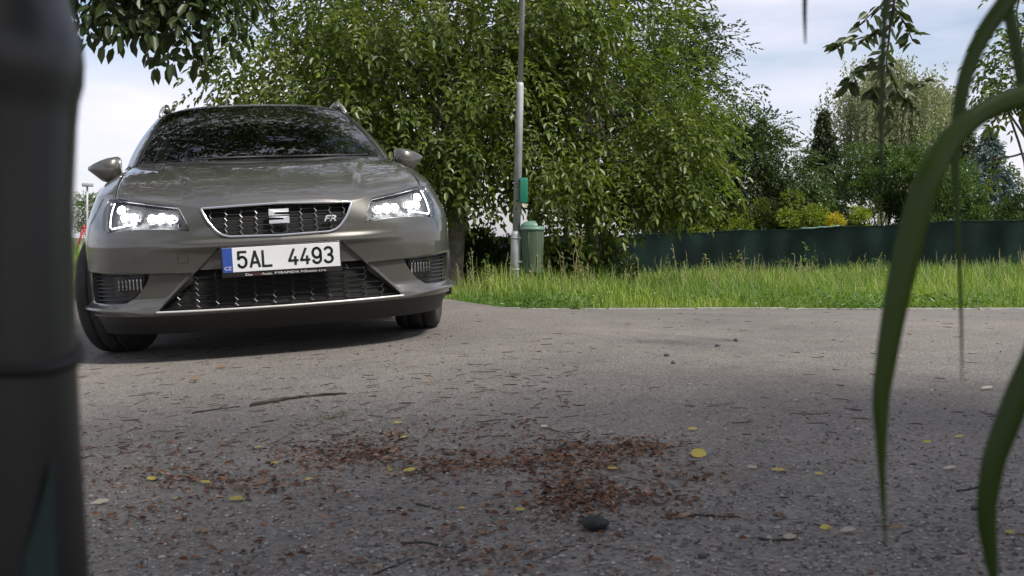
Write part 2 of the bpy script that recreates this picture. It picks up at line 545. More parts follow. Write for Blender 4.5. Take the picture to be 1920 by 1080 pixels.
def glass_mat(name, tint, ior=1.5, rough=0.0, extra=0.0):
    m, n, l, p = new_mat(name)
    n.remove(p)
    tr = n.new('ShaderNodeBsdfTransparent')
    tr.inputs['Color'].default_value = (*tint, 1)
    gl = n.new('ShaderNodeBsdfGlossy')
    gl.inputs['Roughness'].default_value = rough
    gl.inputs['Color'].default_value = (0.95, 0.97, 1.0, 1)
    fr = n.new('ShaderNodeFresnel')
    fr.inputs['IOR'].default_value = ior
    ms = n.new('ShaderNodeMixShader')
    l.new(fr.outputs['Fac'], ms.inputs['Fac'])
    l.new(tr.outputs['BSDF'], ms.inputs[1])
    l.new(gl.outputs['BSDF'], ms.inputs[2])
    l.new(ms.outputs['Shader'], n['Material Output'].inputs['Surface'])
    return m
M['windscreen'] = glass_mat('windscreen_glass', (0.26, 0.30, 0.27), 1.55)
M['tint_glass'] = glass_mat('tinted_side_glass', (0.05, 0.055, 0.05), 1.6)
M['lamp_glass'] = glass_mat('lamp_cover', (0.86, 0.87, 0.86), 1.42)

# --- plan curve and profile of the nose; s across, b backwards from the bumper, h up
PLAN_S = [0, .2, .4, .55, .65, .74, .81, .86, .885, .895]
PLAN_B = [0, .008, .036, .082, .132, .21, .31, .42, .50, .56]
planB = crv(PLAN_S, PLAN_B)
SMAX = 0.895
leanC = crv([.12, .16, .20, .228, .30, .42, .50, .522, .535, .56, .62, .70, .80], [.13, .085, .03, .0, .012, .012, .004, -.012, -.010, .000, .008, .03, .075])
leanS = crv([.12, .16, .20, .228, .30, .42, .50, .535, .56, .60, .65, .70, .80], [.13, .085, .03, .0, .008, .0, -.004, -.004, .000, .010, .034, .068, .15])
squeeze = crv([.12, .2, .3, .55, .62, .70, .80], [.965, .988, 1, 1, .995, .976, .94])
edgeH = crv([0, .2, .34, .44, .55, .66, .74, .82, .90], [.710, .707, .697, .712, .731, .751, .768, .781, .785])

def lower_out(s, h):
    """sloping side line of the big lower intake"""
    return np.interp(h, [.238, .385, .515], [.565, .41, .275])
def fpos(s, h, off=0.0):
    s, h = np.asarray(s, float), np.asarray(h, float)
    a = np.abs(s)
    w = smoothstep(a, .30, .60)
    b = planB(a) + leanC(h) * (1 - w) + leanS(h) * w
    # recess round the plate holder
    ins = smoothstep(lower_out(a, h) - a, 0.0, 0.010) * smoothstep(h, .40, .405) * (1 - smoothstep(h, .508, .518))
    b = b + .014 * ins
    # shadow step under the bumper edge outside the intake
    out = smoothstep(a - lower_out(a, h), 0.0, .012)
    hb = np.interp(a, [.4, .58, .9], [.405, .412, .432])
    b = b + .020 * out * (1 - smoothstep(h, hb - .006, hb + .004)) * smoothstep(h, .25, .30)
    # fin at the lower corner
    hf = np.interp(a, [.56, .70, .90], [.228, .246, .258])
    fin = .045 * smoothstep(a, .55, .86) * np.exp(-((h - hf) / .016) ** 2)
    b = b - fin * .6
    ss = np.sign(s) * (a * squeeze(h) + fin * .55)
    P = np.stack([ss, b, h], -1)
    if np.any(off):
        e = 1e-3
        du = fpos(s + e, h) - fpos(s - e, h)
        dv = fpos(s, h + e) - fpos(s, h - e)
        n = np.cross(du, dv)
        n /= np.linalg.norm(n, axis=-1, keepdims=True) + 1e-12
        P = P + n * np.asarray(off)[..., None]
    return P

def in_poly(S, H, poly):
    r = np.zeros(S.shape, bool)
    n = len(poly)
    for i in range(n):
        x1, y1 = poly[i]
        x2, y2 = poly[(i + 1) % n]
        c = ((y1 > H) != (y2 > H))
        with np.errstate(divide='ignore', invalid='ignore'):
            xi = (x2 - x1) * (H - y1) / (y2 - y1 + 1e-15) + x1
        r ^= c & (S < xi)
    return r
def snap(S, H, poly):
    best = np.full(S.shape, 1e9)
    so, ho = S.copy(), H.copy()
    n = len(poly)
    for i in range(n):
        a, b = np.array(poly[i]), np.array(poly[(i + 1) % n])
        d = b - a
        t = np.clip(((S - a[0]) * d[0] + (H - a[1]) * d[1]) / (d @ d + 1e-15), 0, 1)
        qs, qh = a[0] + t * d[0], a[1] + t * d[1]
        e = (S - qs) ** 2 + (H - qh) ** 2
        k = e < best
        best[k], so[k], ho[k] = e[k], qs[k], qh[k]
    return so, ho
def rounded(poly, r=0.012, n=4):
    """round the corners of a polygon"""
    out = []
    m = len(poly)
    for i in range(m):
        p0, p1, p2 = (np.array(poly[(i + k) % m]) for k in (-1, 0, 1))
        d0, d2 = p0 - p1, p2 - p1
        l0, l2 = np.linalg.norm(d0), np.linalg.norm(d2)
        q = min(r, l0 * .45, l2 * .45)
        a, c = p1 + d0 / l0 * q, p1 + d2 / l2 * q
        for k in range(n + 1):
            t = k / n
            out.append(tuple((1 - t) ** 2 * a + 2 * t * (1 - t) * p1 + t * t * c))
    return out
def mirror(poly): return [(-s, h) for s, h in poly][::-1]

GR = [(-.345, .694), (0, .703), (.345, .694), (.312, .632), (.276, .588), (.252, .571), (.222, .562), (0, .557), (-.222, .562), (-.252, .571), (-.276, .588), (-.312, .632)]
HL = [(.388, .594), (.416, .655), (.447, .708), (.55, .727), (.66, .747), (.745, .763), (.795, .770), (.806, .735), (.800, .680), (.785, .622), (.765, .604), (.66, .616), (.505, .611)]
LG = [(-.372, .420), (.372, .420), (.41, .386), (.558, .244), (0, .240), (-.558, .244), (-.41, .386)]
FG = [(.578, .407), (.70, .415), (.80, .421), (.862, .427), (.864, .34), (.858, .284), (.77, .279), (.695, .281), (.645, .312), (.604, .362)]
GR, HL, LG, FG = rounded(GR, .008, 2), rounded(HL, .016, 3), rounded(LG, .01, 2), rounded(FG, .012, 2)
HOLES = [GR, HL, mirror(HL), LG, FG, mirror(FG)]

def cut_patch(name, S, H, posf, mat, parent, keep=None, holes=(), depth=0.025, thick=True):
    """grid of (S,H) samples on the surface posf, cut by holes (vertices snapped onto the outlines), with turned-in edges"""
    S, H = S.copy(), H.copy()
    ny, nx = S.shape
    cs = (S[:-1, :-1] + S[1:, 1:] + S[:-1, 1:] + S[1:, :-1]) / 4
    ch = (H[:-1, :-1] + H[1:, 1:] + H[:-1, 1:] + H[1:, :-1]) / 4
    ok = np.ones(cs.shape, bool) if keep is None else keep(cs, ch)
    which = np.full(cs.shape, -1)
    for k, p in enumerate(holes):
        m = in_poly(cs, ch, p)
        which[m] = k
        ok &= ~m
    rim = np.zeros(S.shape, bool)
    for k, p in enumerate(holes):
        hm = np.zeros(S.shape, bool)
        km = np.zeros(S.shape, bool)
        for di in (0, 1):
            for dj in (0, 1):
                hm[di:ny - 1 + di, dj:nx - 1 + dj] |= which == k
                km[di:ny - 1 + di, dj:nx - 1 + dj] |= ok
        b = hm & km
        if b.any():
            S[b], H[b] = snap(S[b], H[b], p)
            rim |= b
    P = posf(S, H)
    idx = np.arange(ny * nx).reshape(ny, nx)
    F = np.stack([idx[:-1, :-1], idx[:-1, 1:], idx[1:, 1:], idx[1:, :-1]], -1)[ok]
    V = P.reshape(-1, 3)
    faces = [tuple(f) for f in F]
    if thick and rim.any():
        Q = posf(S, H, -depth).reshape(-1, 3)
        rimf = rim.ravel()
        cnt = {}
        for f in faces:
            for a, b in zip(f, f[1:] + f[:1]):
                if rimf[a] and rimf[b]:
                    e = (min(a, b), max(a, b))
                    cnt[e] = cnt.get(e, 0) + 1
        V = list(map(tuple, V))
        mp = {}
        for (a, b), c in cnt.items():
            if c == 1:
                for q in (a, b):
                    if q not in mp:
                        mp[q] = len(V)
                        V.append(tuple(Q[q]))
                faces.append((a, b, mp[b], mp[a]))
    used = sorted({i for f in faces for i in f})
    rm = {u: i for i, u in enumerate(used)}
    o = mk(name, [V[u] for u in used], [tuple(rm[i] for i in f) for f in faces], mat, parent)
    return auto_smooth(o, 50)

def patch(name, poly, off, mat, parent, res=0.012, posf=fpos):
    """surface piece inside an outline, lying off above (or below) the body surface"""
    p = np.array(poly)
    s = np.arange(p[:, 0].min() - res, p[:, 0].max() + 2 * res, res)
    h = np.arange(p[:, 1].min() - res, p[:, 1].max() + 2 * res, res)
    S, H = np.meshgrid(s, h)
    cs = (S[:-1, :-1] + S[1:, 1:]) / 2
    ch = (H[:-1, :-1] + H[1:, 1:]) / 2
    ok = in_poly(cs, ch, poly)
    ny, nx = S.shape
    inn, outm = np.zeros(S.shape, bool), np.zeros(S.shape, bool)
    for di in (0, 1):
        for dj in (0, 1):
            inn[di:ny - 1 + di, dj:nx - 1 + dj] |= ok
            outm[di:ny - 1 + di, dj:nx - 1 + dj] |= ~ok
    b = inn & outm
    S[b], H[b] = snap(S[b], H[b], poly)
    P = posf(S, H, off).reshape(-1, 3)
    idx = np.arange(ny * nx).reshape(ny, nx)
    F = np.stack([idx[:-1, :-1], idx[:-1, 1:], idx[1:, 1:], idx[1:, :-1]], -1)[ok]
    used = np.unique(F)
    rm = -np.ones(ny * nx, int)
    rm[used] = np.arange(len(used))
    return mk(name, P[used], rm[F], mat, parent)

def outline_tube(name, poly, off, r, mat, parent, n=6, closed=True, step=.01, flat=1.0):
    pts = []
    m = len(poly)
    for i in range(m if closed else m - 1):
        a, b = np.array(poly[i]), np.array(poly[(i + 1) % m])
        k = max(1, int(np.linalg.norm(b - a) / step))
        pts += [a + (b - a) * j / k for j in range(k)]
    pts.append(np.array(poly[0] if closed else poly[-1]))
    p = np.array(pts)
    P = fpos(p[:, 0], p[:, 1], off)
    return MB().tube(P, r, n, cap=not closed, flat=flat).build(name, mat, parent)

car = empty('parked_car', (CAR_X, CAR_Y, 0), (0, -CAR_ROLL, CAR_YAW))
tag(car, 'grey estate car with lit headlights standing on the asphalt', 'car')

# --- front bumper
tt = np.linspace(0, 1, 700)
# columns spaced evenly along the plan curve
fs = np.linspace(0, SMAX, 2000)
arc = np.concatenate([[0], np.cumsum(np.hypot(np.diff(fs), np.diff(planB(fs))))])
half = np.interp(np.linspace(0, arc[-1], 250), arc, fs)
cols = np.concatenate([-half[:0:-1], half])
vv = np.linspace(0, 1, 125)
Sg, Vg = np.meshgrid(cols, vv)
Hlo = 0.222
Hg = Hlo + (edgeH(np.abs(Sg)) - .004 - Hlo) * Vg
bumper = cut_patch('front_bumper', Sg, Hg, fpos, M['paint'], car, holes=HOLES, depth=.03)
# black air dam under it
Sd, Vd = np.meshgrid(np.linspace(-.86, .86, 120), np.linspace(0, 1, 10))
cut_patch('air_dam', Sd, .125 + (.229 - .125) * Vd, lambda s, h, off=0: fpos(s, h, -.006), M['black_plastic'], car, thick=False)
outline_tube('lip_trim', [(-.566, .2385), (-.3, .2365), (0, .2355), (.3, .2365), (.566, .2385)], .001, .0055, M['chrome_soft'], car, closed=False)
# towing eye cover outlines
for sx, hx in ((-.43, .475),):
    outline_tube('tow_cover_seam', rounded([(sx - .022, hx - .022), (sx + .022, hx - .022), (sx + .022, hx + .022), (sx - .022, hx + .022)], .006), .000, .0012, M['black_plastic'], bumper, n=4)

# --- upper grille
grille = patch('radiator_grille', GR, -.034, M['hole'], car)
outline_tube('grille_frame', GR, .003, .0062, M['chrome'], grille, 8)
def hexmesh(name, poly, off, cw, ch, r, mat, parent, wav=0.0):
    p = np.array(poly)
    mb = MB()
    s0, s1, h0, h1 = p[:, 0].min(), p[:, 0].max(), p[:, 1].min(), p[:, 1].max()
    segs = []
    nr, nc = int((h1 - h0) / ch) + 2, int((s1 - s0) / cw) + 2
    for i in range(-1, nr):
        for j in range(-nc, nc):
            cx = j * cw + (cw / 2 if i % 2 else 0)
            cy = h0 + i * ch
            # stretched hexagon: flat sides at the ends
            q = cw * .21
            a, b, c, d = (cx - cw / 2 + q, cy), (cx - q, cy + ch / 1), (cx + q, cy + ch), (cx + cw / 2 - q, cy)
            segs += [(a, b), (b, c), (c, d), ((cx + cw / 2 - q, cy), (cx + cw / 2 + q, cy))]
    for a, b in segs:
        mid = np.array([[(a[0] + b[0]) / 2, (a[1] + b[1]) / 2], a, b])
        if in_poly(mid[:, 0], mid[:, 1], poly).all():
            pts = fpos(np.array([a[0], b[0]]), np.array([a[1], b[1]]), off)
            mb.tube(pts, r, 4, cap=False, flat=1.0)
    return mb.build(name, mat, parent, False)
hexmesh('grille_mesh', GR, -.016, .136, .0135, .0021, M['mesh_grey'], grille)
def flat_poly(mb, polys, s0, h0, off, th=.004):
    """raised letters or emblems from outlines, lying on the nose"""
    for poly in polys:
        n = len(poly)
        q = np.array(poly)
        top = fpos(s0 + q[:, 0], h0 + q[:, 1], off + th)
        bot = fpos(s0 + q[:, 0], h0 + q[:, 1], off)
        mb.add([tuple(v) for v in top] + [tuple(v) for v in bot], [tuple(range(n))] + [(i, (i + 1) % n, n + (i + 1) % n, n + i) for i in range(n)])
ea = [(-.045, .032), (.045, .032), (.045, .017), (-.019, .017), (-.019, .009), (.045, .0035), (.045, .0015), (-.045, .003)]
ea2 = [(-s, -h) for s, h in ea]
mb = MB(); flat_poly(mb, [ea, ea2], 0.0, .643, .004, .006)
mb.build('emblem', M['badge'], grille, False)
fr = [[(.0, .0), (.006, .0), (.010, .009), (.022, .009), (.023, .013), (.012, .013), (.014, .019), (.028, .019), (.029, .024), (.010, .024)],
      [(.022, .0), (.028, .0), (.031, .009), (.036, .009), (.042, .0), (.049, .0), (.043, .010), (.050, .015), (.050, .021), (.045, .024), (.033, .024), (.031, .019), (.042, .019), (.043, .014), (.031, .014)]]
mb = MB(); flat_poly(mb, [[(s * 1.15, h * 1.1) for s, h in q] for q in fr], .203, .611, -.002, .005)
mb.build('badge', M['badge'], grille, False)

# --- lower intake
low = patch('lower_intake', LG, -.045, M['hole'], car)
hexmesh('intake_mesh', LG, -.018, .170, .0125, .0024, M['mesh_dark'], low)

# --- fog lamp bays
def fog_bay(sg):
    poly = FG if sg > 0 else mirror(FG)
    o = patch('fog_lamp_bay', poly, -.034, M['black_plastic'], car)
    mb = MB()
    for k in range(7):
        h = .295 + k * .0185
        a = np.linspace(.70, .855, 12)
        P = fpos(sg * a, np.full(12, h), -.014 - .0 * a)
        mb.tube(P, .0032, 4)
    mb.build('bay_slats', M['mesh_dark'], o, False)
    lp = rounded([(.608, .403), (.748, .409), (.752, .312), (.680, .298), (.632, .340)], .02, 3)
    lp = lp if sg > 0 else mirror(lp)
    l = patch('fog_lamp', lp, -.022, M['lamp_bowl'], o)
    mb = MB()
    for k in range(7):                                # fluted reflector
        a = .632 + k * .0175
        P = fpos(np.full(6, sg * a), np.linspace(.335, .395, 6), -.018)
        mb.tube(P, .006, 5)
    mb.build('reflector_flutes', M['chrome'], l)
    patch('fog_lens', lp, -.006, M['lamp_glass'], l)
fog_bay(1); fog_bay(-1)

# --- headlights
def headlight(sg):
    poly = HL if sg > 0 else mirror(HL)
    o = patch('headlight', poly, -.040, M['lamp_bowl'], car)
    outline_tube('bezel', poly, -.010, .005, M['black_plastic'], o, 5)
    mb = MB()
    # dark mask band under the lamps
    # projector lenses: three inside, two outside, stepping up to the corner
    spots = [(.478, .668, .011), (.528, .674, .017), (.572, .672, .016), (.656, .680, .017), (.702, .683, .016), (.728, .722, .017)]
    for s, h, r in spots:
        c = fpos(np.array(sg * s), np.array(h), -.020)
        prof = [(0, -.006), (r * .55, -.004), (r * .9, .002), (r, .010)]
        v, f = [], []
        e = 1e-3
        n = np.cross(fpos(sg * s + e, h) - fpos(sg * s - e, h), fpos(sg * s, h + e) - fpos(sg * s, h - e))
        n = Vector(n).normalized()
        n = (n + Vector((0, -1.0, 0)) * 1.2).normalized()
        q = n.to_track_quat('Z', 'Y').to_matrix()
        t = MB().lathe([(r * .02, .011), (r * .5, .009), (r * .85, .004), (r, -.004)], 16)
        mk('led_lens', [tuple(q @ Vector(v) + Vector(c)) for v in t.v], t.f, M['led'], o)
        t = MB().lathe([(r, -.006), (r * 1.12, .004), (r * 1.28, .004), (r * 1.3, -.012)], 16)
        mk('lens_ring', [tuple(q @ Vector(v) + Vector(c)) for v in t.v], t.f, M['chrome'], o)
    for grp in (spots[:3], spots[3:]):                # added glowing bar, merges the lens glare into one band
        q = np.array(grp)
        MB().tube(fpos(sg * q[:, 0], q[:, 1], -.018), .008, 6).build('glare_bar', M['led'], o)
    # daytime light: thin hook down the outer edge and inwards along the bottom
    hook = [(sg * .768, .752), (sg * .770, .70), (sg * .762, .640), (sg * .752, .630), (sg * .69, .640), (sg * .64, .648)]
    P = []
    for a, b in zip(hook[:-1], hook[1:]):
        for k in range(5):
            P.append((a[0] + (b[0] - a[0]) * k / 5, a[1] + (b[1] - a[1]) * k / 5))
    P.append(hook[-1])
    P = np.array(P)
    MB().tube(fpos(P[:, 0], P[:, 1], -.012), .0024, 6).build('daytime_light', M['drl'], o)
    for s, h in ((.445, .632), (.478, .640), (.47, .662)):
        c = fpos(np.array(sg * s), np.array(h), -.016)
        MB().lathe([(0.001, -.008), (.006, -.006), (.007, 0)], 8, tuple(c)).build('lamp_detail', M['chrome'], o)
    patch('lamp_cover', poly, -.001, M['lamp_glass'], o, .015)
headlight(1); headlight(-1)

# --- bonnet and wings
SEAM = .762
def e_pt(s): return fpos(s, edgeH(np.abs(s)))
CS = [0, .34, .55, .70, SEAM, .83, SMAX]
cS, cB, cH = crv(CS, [0, .31, .52, .655, .712, .775, .818]), crv(CS, [1.02, 1.035, 1.085, 1.16, 1.21, 1.32, 1.40]), crv(CS, [.972, .973, .975, .974, .965, .946, .928])
def hoodpos(s, v, off=0.0):
    s, v = np.asarray(s, float), np.asarray(v, float)
    a = np.abs(s)
    E = e_pt(s)
    C = np.stack([np.sign(s) * cS(a), cB(a), cH(a)], -1)
    P = E + (C - E) * v[..., None]
    k = np.interp(a, [0, .4, .74, SMAX], [.052, .050, .040, .022])
    bul = np.sin(np.pi * np.clip(v, 0, 1) ** .62) * k
    # raised centre panel with a crease running back from the grille corners
    cr = np.interp(v, [0, 1], [.36, .585])
    bul = bul + .012 * smoothstep(cr + .03 - a, 0, .05) * smoothstep(v, .0, .25) * (1 - .6 * smoothstep(v, .6, 1))
    bul = bul - .010 * np.exp(-((a - SEAM) / .0045) ** 2) - .004 * (1 - smoothstep(v, 0, .008))
    P = P.copy()
    P[..., 2] += bul
    if np.any(off):
        P[..., 2] += off
    return P
hs = np.concatenate([np.linspace(0, SEAM - .0015, 130)])
hs = np.concatenate([-hs[:0:-1], hs])
hv = np.linspace(0, 1, 110) ** 1.3
S_, V_ = np.meshgrid(hs, hv)
bonnet = cut_patch('bonnet', S_, V_, hoodpos, M['paint'], car, thick=False)

# --- flanks: from the end of the bumper to the tail
flkS = crv([.12, .18, .24, .32, .45, .60, .70, .80, .90, 1.02], [.83, .872, .893, .903, .912, .908, .896, .868, .826, .775])
tb = np.linspace(0, 1, 60)
topc = hoodpos(np.full(60, SMAX), tb)
TB = np.concatenate([topc[:, 1], [2.0, 2.8, 3.6, 4.2]])
TS = np.concatenate([topc[:, 0], [.806, .803, .79, .745]])
TH = np.concatenate([topc[:, 2], [.945, .962, .980, 1.0]])
def flank(sg):
    def pos(U, R, off=0.0):
        """U along 0..1, R up 0..1"""
        end = fpos(np.full(R.shape, SMAX), Hlo + (edgeH(SMAX) - Hlo) * R)
        b = end[..., 1] + (4.2 - end[..., 1]) * U
        ht = np.interp(b, TB, TH)
        h = Hlo + (ht - Hlo) * R
        s = flkS(h) * (1 - .055 * smoothstep(b, 3.2, 4.3))
        # sill tuck between the wheels
        s = s - .02 * smoothstep(b, 1.3, 1.5) * (1 - smoothstep(b, 2.9, 3.1)) * (1 - smoothstep(h, .2, .42))
        # character line
        s = s - .010 * np.exp(-((h - (.62 + .03 * (b - 1))) / .03) ** 2) * smoothstep(b, 1.2, 1.8)
        # wheel arch flare
        for bc in (.86, 3.497):
            d = np.hypot(b - bc, h - .317)
            s = s + .012 * np.exp(-((d - .36) / .045) ** 2)
        st = np.interp(b, TB, TS)
        s = s + (st - flkS(ht) * (1 - .055 * smoothstep(b, 3.2, 4.3))) * smoothstep(R, .45, 1.0)
        k = smoothstep(b - end[..., 1], 0, .28)
        s = end[..., 0] * (1 - k) + s * k
        return np.stack([sg * (s + off * 1.0), b, h], -1)
    U, R = np.meshgrid(np.concatenate([np.linspace(0, .32, 130), np.linspace(.325, .70, 60), np.linspace(.702, 1, 110)]), np.linspace(0, 1, 90))
    P = pos(U, R)
    # cut the wheel arches in (b,h)
    ny, nx = U.shape
    B, H = P[..., 1].copy(), P[..., 2].copy()
    cb = (B[:-1, :-1] + B[1:, 1:]) / 2
    chh = (H[:-1, :-1] + H[1:, 1:]) / 2
    ok = np.ones(cb.shape, bool)
    V = P.copy()
    for bc in (.86, 3.497):
        r = .352
        m = np.hypot(cb - bc, chh - .317) < r
        ok &= ~m
        hm, km = np.zeros(B.shape, bool), np.zeros(B.shape, bool)
        for di in (0, 1):
            for dj in (0, 1):
                hm[di:ny - 1 + di, dj:nx - 1 + dj] |= m
                km[di:ny - 1 + di, dj:nx - 1 + dj] |= ~m
        e = hm & km
        ang = np.arctan2(H[e] - .317, B[e] - bc)
        V[..., 1][e] = bc + r * np.cos(ang)
        V[..., 2][e] = np.maximum(.317 + r * np.sin(ang), H[e].min() if True else 0)
    idx = np.arange(ny * nx).reshape(ny, nx)
    F = np.stack([idx[:-1, :-1], idx[:-1, 1:], idx[1:, 1:], idx[1:, :-1]], -1)
    # split into wing / front door / rear door / rear quarter
    Vf = V.reshape(-1, 3)
    bounds = [(-1, 1.365, 'front_wing'), (1.365, 2.42, 'front_door'), (2.42, 3.30, 'rear_door'), (3.30, 9, 'rear_wing')]
    for lo, hi, nm in bounds:
        m = ok & (cb > lo) & (cb <= hi)
        f = F[m]
        used = np.unique(f)
        rm = -np.ones(ny * nx, int)
        rm[used] = np.arange(len(used))
        v = Vf[used].copy()
        # turned-in shut lines
        for g in (1.365, 2.42, 3.30):
            near = np.abs(v[:, 1] - g) < .007
            v[near, 0] -= sg * .010
        o = mk(nm, v, rm[f], M['paint'], car)
        if nm == 'front_wing':                         # the strip on top of the wing, beside the bonnet
            a = np.linspace(SEAM + .0015, SMAX, 20)
            S2, V2 = np.meshgrid(sg * a, np.linspace(0, 1, 80) ** 1.3)
            cut_patch('wing_top', S2, V2, hoodpos, M['paint'], o, thick=False)
        if nm.endswith('door'):
            hb_ = (lo + hi) / 2 + .33
            x = sg * .905
            hd = MB().tube([(x, hb_ - .10, .80), (x + sg * .028, hb_ - .08, .802), (x + sg * .030, hb_ + .08, .806), (x, hb_ + .10, .806)], .013, 8).build('door_handle', M['paint'], o)
    # arch linings and lips
    for bc in (.86, 3.497):
        mb = MB()
        th = np.linspace(-.35, math.pi + .35, 30)
        ring = [(bc + .35 * math.cos(t), .317 + .35 * math.sin(t)) for t in th]
        vs = []
        for b, h in ring:
            vs += [(sg * .893, b, h), (sg * .50, b, h)]
        mb.add(vs, [(2*k, 2*k+1, 2*k+3, 2*k+2) for k in range(len(ring) - 1)])
        cpt = len(mb.v)
        mb.add([(sg * .50, b, h) for b, h in ring], [tuple(range(len(ring)))])
        mb.build('wheel_arch_lining', M['black_plastic'], car)
flank(1); flank(-1)

# --- tail
ts = np.linspace(-1, 1, 41)
tv = np.linspace(0, 1, 30)
TSg, TVg = np.meshgrid(ts, tv)
hh = Hlo + (1.0 - Hlo) * TVg
ends = flkS(hh) * .947
ends = ends + (.745 - flkS(np.array(1.0)) * .947) * smoothstep(TVg, .45, 1)
tbk = 4.2 + .33 * (1 - np.abs(TSg) ** 3.2) - .05 * smoothstep(hh, .7, 1.0) * (1 - np.abs(TSg) ** 3)
Vt = np.stack([TSg * ends, tbk, hh], -1).reshape(-1, 3)
ix = np.arange(30 * 41).reshape(30, 41)
tailgate = mk('tailgate', Vt, np.stack([ix[:-1, :-1], ix[:-1, 1:], ix[1:, 1:], ix[1:, :-1]], -1).reshape(-1, 4), M['paint'], car)
for sg in (-1, 1):
    MB().box((sg * .66, 4.40, .86), (.24, .12, .13), .02, Matrix.Rotation(-sg * .45, 3, 'Z')).build('tail_lamp', M['tail'], car)

# --- greenhouse
BASE = np.array([(0, 1.03, .968), (.35, 1.05, .969), (.60, 1.13, .972), (.685, 1.20, .972), (.735, 1.30, .965), (.79, 1.60, .938), (.80, 2.0, .946), (.80, 2.45, .954), (.797, 3.0, .966), (.785, 3.6, .980), (.745, 4.05, .995), (.70, 4.25, 1.0), (.40, 4.42, .985), (0, 4.46, .98)])
TOPR = np.array([(0, 1.97, 1.385), (.28, 1.983, 1.380), (.48, 2.015, 1.362), (.552, 2.05, 1.346), (.582, 2.13, 1.348), (.592, 2.22, 1.358), (.597, 2.35, 1.366), (.60, 2.6, 1.375), (.60, 3.0, 1.375), (.59, 3.5, 1.36), (.565, 3.95, 1.335), (.53, 4.08, 1.325), (.3, 4.13, 1.338), (0, 4.15, 1.345)])
def ring_at(k, A):
    x = np.arange(len(A))
    return np.stack([crv(x, A[:, j])(k) for j in range(3)], -1)
def ghpos(k, w, off=0.0):
    k, w = np.asarray(k, float), np.asarray(w, float)
    a = np.abs(k)
    B, T = ring_at(a, BASE), ring_at(a, TOPR)
    P = B + (T - B) * w[..., None]
    bl = 4 * w * (1 - w)
    fr = 1 - smoothstep(a, 2.6, 4.2)
    rr = smoothstep(a, 10.5, 11.5)
    side = 1 - fr - rr
    P[..., 0] += (.026 * side * bl + off * side)
    P[..., 2] += .022 * bl * fr + off * fr
    P[..., 1] += (.03 * bl * rr + off * rr) - .012 * bl * fr
    P[..., 0] *= np.where(k < 0, -1, 1)
    return P
def gh_piece(name, k0, k1, w0, w1, mat, parent, nk=24, nw=20, off=0.0):
    K, W = np.meshgrid(np.linspace(k0, k1, nk), np.linspace(w0, w1, nw))
    P = ghpos(K, W, off).reshape(-1, 3)
    ix = np.arange(nw * nk).reshape(nw, nk)
    return mk(name, P, np.stack([ix[:-1, :-1], ix[:-1, 1:], ix[1:, 1:], ix[1:, :-1]], -1).reshape(-1, 4), mat, parent)
ws = gh_piece('windscreen', -2.86, 2.86, .015, .975, M['windscreen'], car, 60, 30)
for sg in (-1, 1):
    gh_piece('frit_band', sg * 2.72, sg * 3.02, 0, 1, M['frit'], ws, 4, 24, .002)
    gh_piece('windscreen_pillar', sg * 2.98, sg * 4.06, -.01, 1, M['paint'], car, 12, 24, .006)
    q = gh_piece('front_side_window', sg * 3.95, sg * 6.45, .03, .94, M['tint_glass'], car, 30, 12)
    q = gh_piece('rear_side_window', sg * 6.75, sg * 8.6, .03, .94, M['tint_glass'], car, 24, 12)
    gh_piece('quarter_window', sg * 8.8, sg * 10.1, .05, .92, M['tint_glass'], car, 14, 12)
    gh_piece('door_pillar', sg * 6.38, sg * 6.82, 0, 1, M['frit'], car, 4, 12, .003)
    gh_piece('rear_door_pillar', sg * 8.53, sg * 8.87, 0, 1, M['frit'], car, 4, 12, .003)
    gh_piece('rear_pillar', sg * 10.02, sg * 11.36, 0, 1, M['paint'], car, 12, 12, .004)
    gh_piece('belt_trim', sg * 3.95, sg * 10.1, -.06, .05, M['frit'], car, 40, 3, .004)
    gh_piece('window_top_trim', sg * 3.95, sg * 10.1, .92, 1.01, M['paint'], car, 40, 3, .003)
gh_piece('windscreen_top_band', -3.0, 3.0, .965, 1.0, M['frit'], ws, 50, 3, .002)
gh_piece('cowl_panel', -3.2, 3.2, -.05, .02, M['black_plastic'], car, 50, 4, .001)
gh_piece('rear_window', -13, -11.3, -.02, 1.0, M['tint_glass'], car, 20, 10)
gh_piece('rear_window', 11.3, 13, -.02, 1.0, M['tint_glass'], car, 20, 10)
# roof
kk = np.linspace(-13, 13, 161)
qq = np.concatenate([[1.0], np.linspace(.985, 0.02, 24)])
Kr, Qr = np.meshgrid(kk, qq)
T = ghpos(Kr, np.ones_like(Kr))
cen = np.array([0, 3.05, 0])
Pr = np.stack([T[..., 0] * Qr, 3.05 + (T[..., 1] - 3.05) * Qr, T[..., 2] + (1.452 - T[..., 2]) * (1 - Qr ** 3.6)], -1).reshape(-1, 3)
ix = np.arange(len(qq) * 161).reshape(len(qq), 161)
roof = mk('roof', Pr, np.stack([ix[:-1, :-1], ix[:-1, 1:], ix[1:, 1:], ix[1:, :-1]], -1).reshape(-1, 4), M['paint'], car)
for sg in (-1, 1):
    x = sg * .550
    MB().tube([(sg * .585, 2.10, 1.345), (sg * .578, 2.18, 1.385), (sg * .566, 2.28, 1.418), (sg * .550, 2.42, 1.438), (x, 3.2, 1.445), (x, 3.75, 1.435), (x, 3.92, 1.41), (x, 3.98, 1.375)], [.010, .013, .014, .013, .012, .013, .013, .010], 8).build('roof_rail', M['rail'], car)
    MB().tube([(x, 2.24, 1.39), (x, 2.30, 1.43)], [.022, .016], 8).build('rail_foot', M['paint'], car)

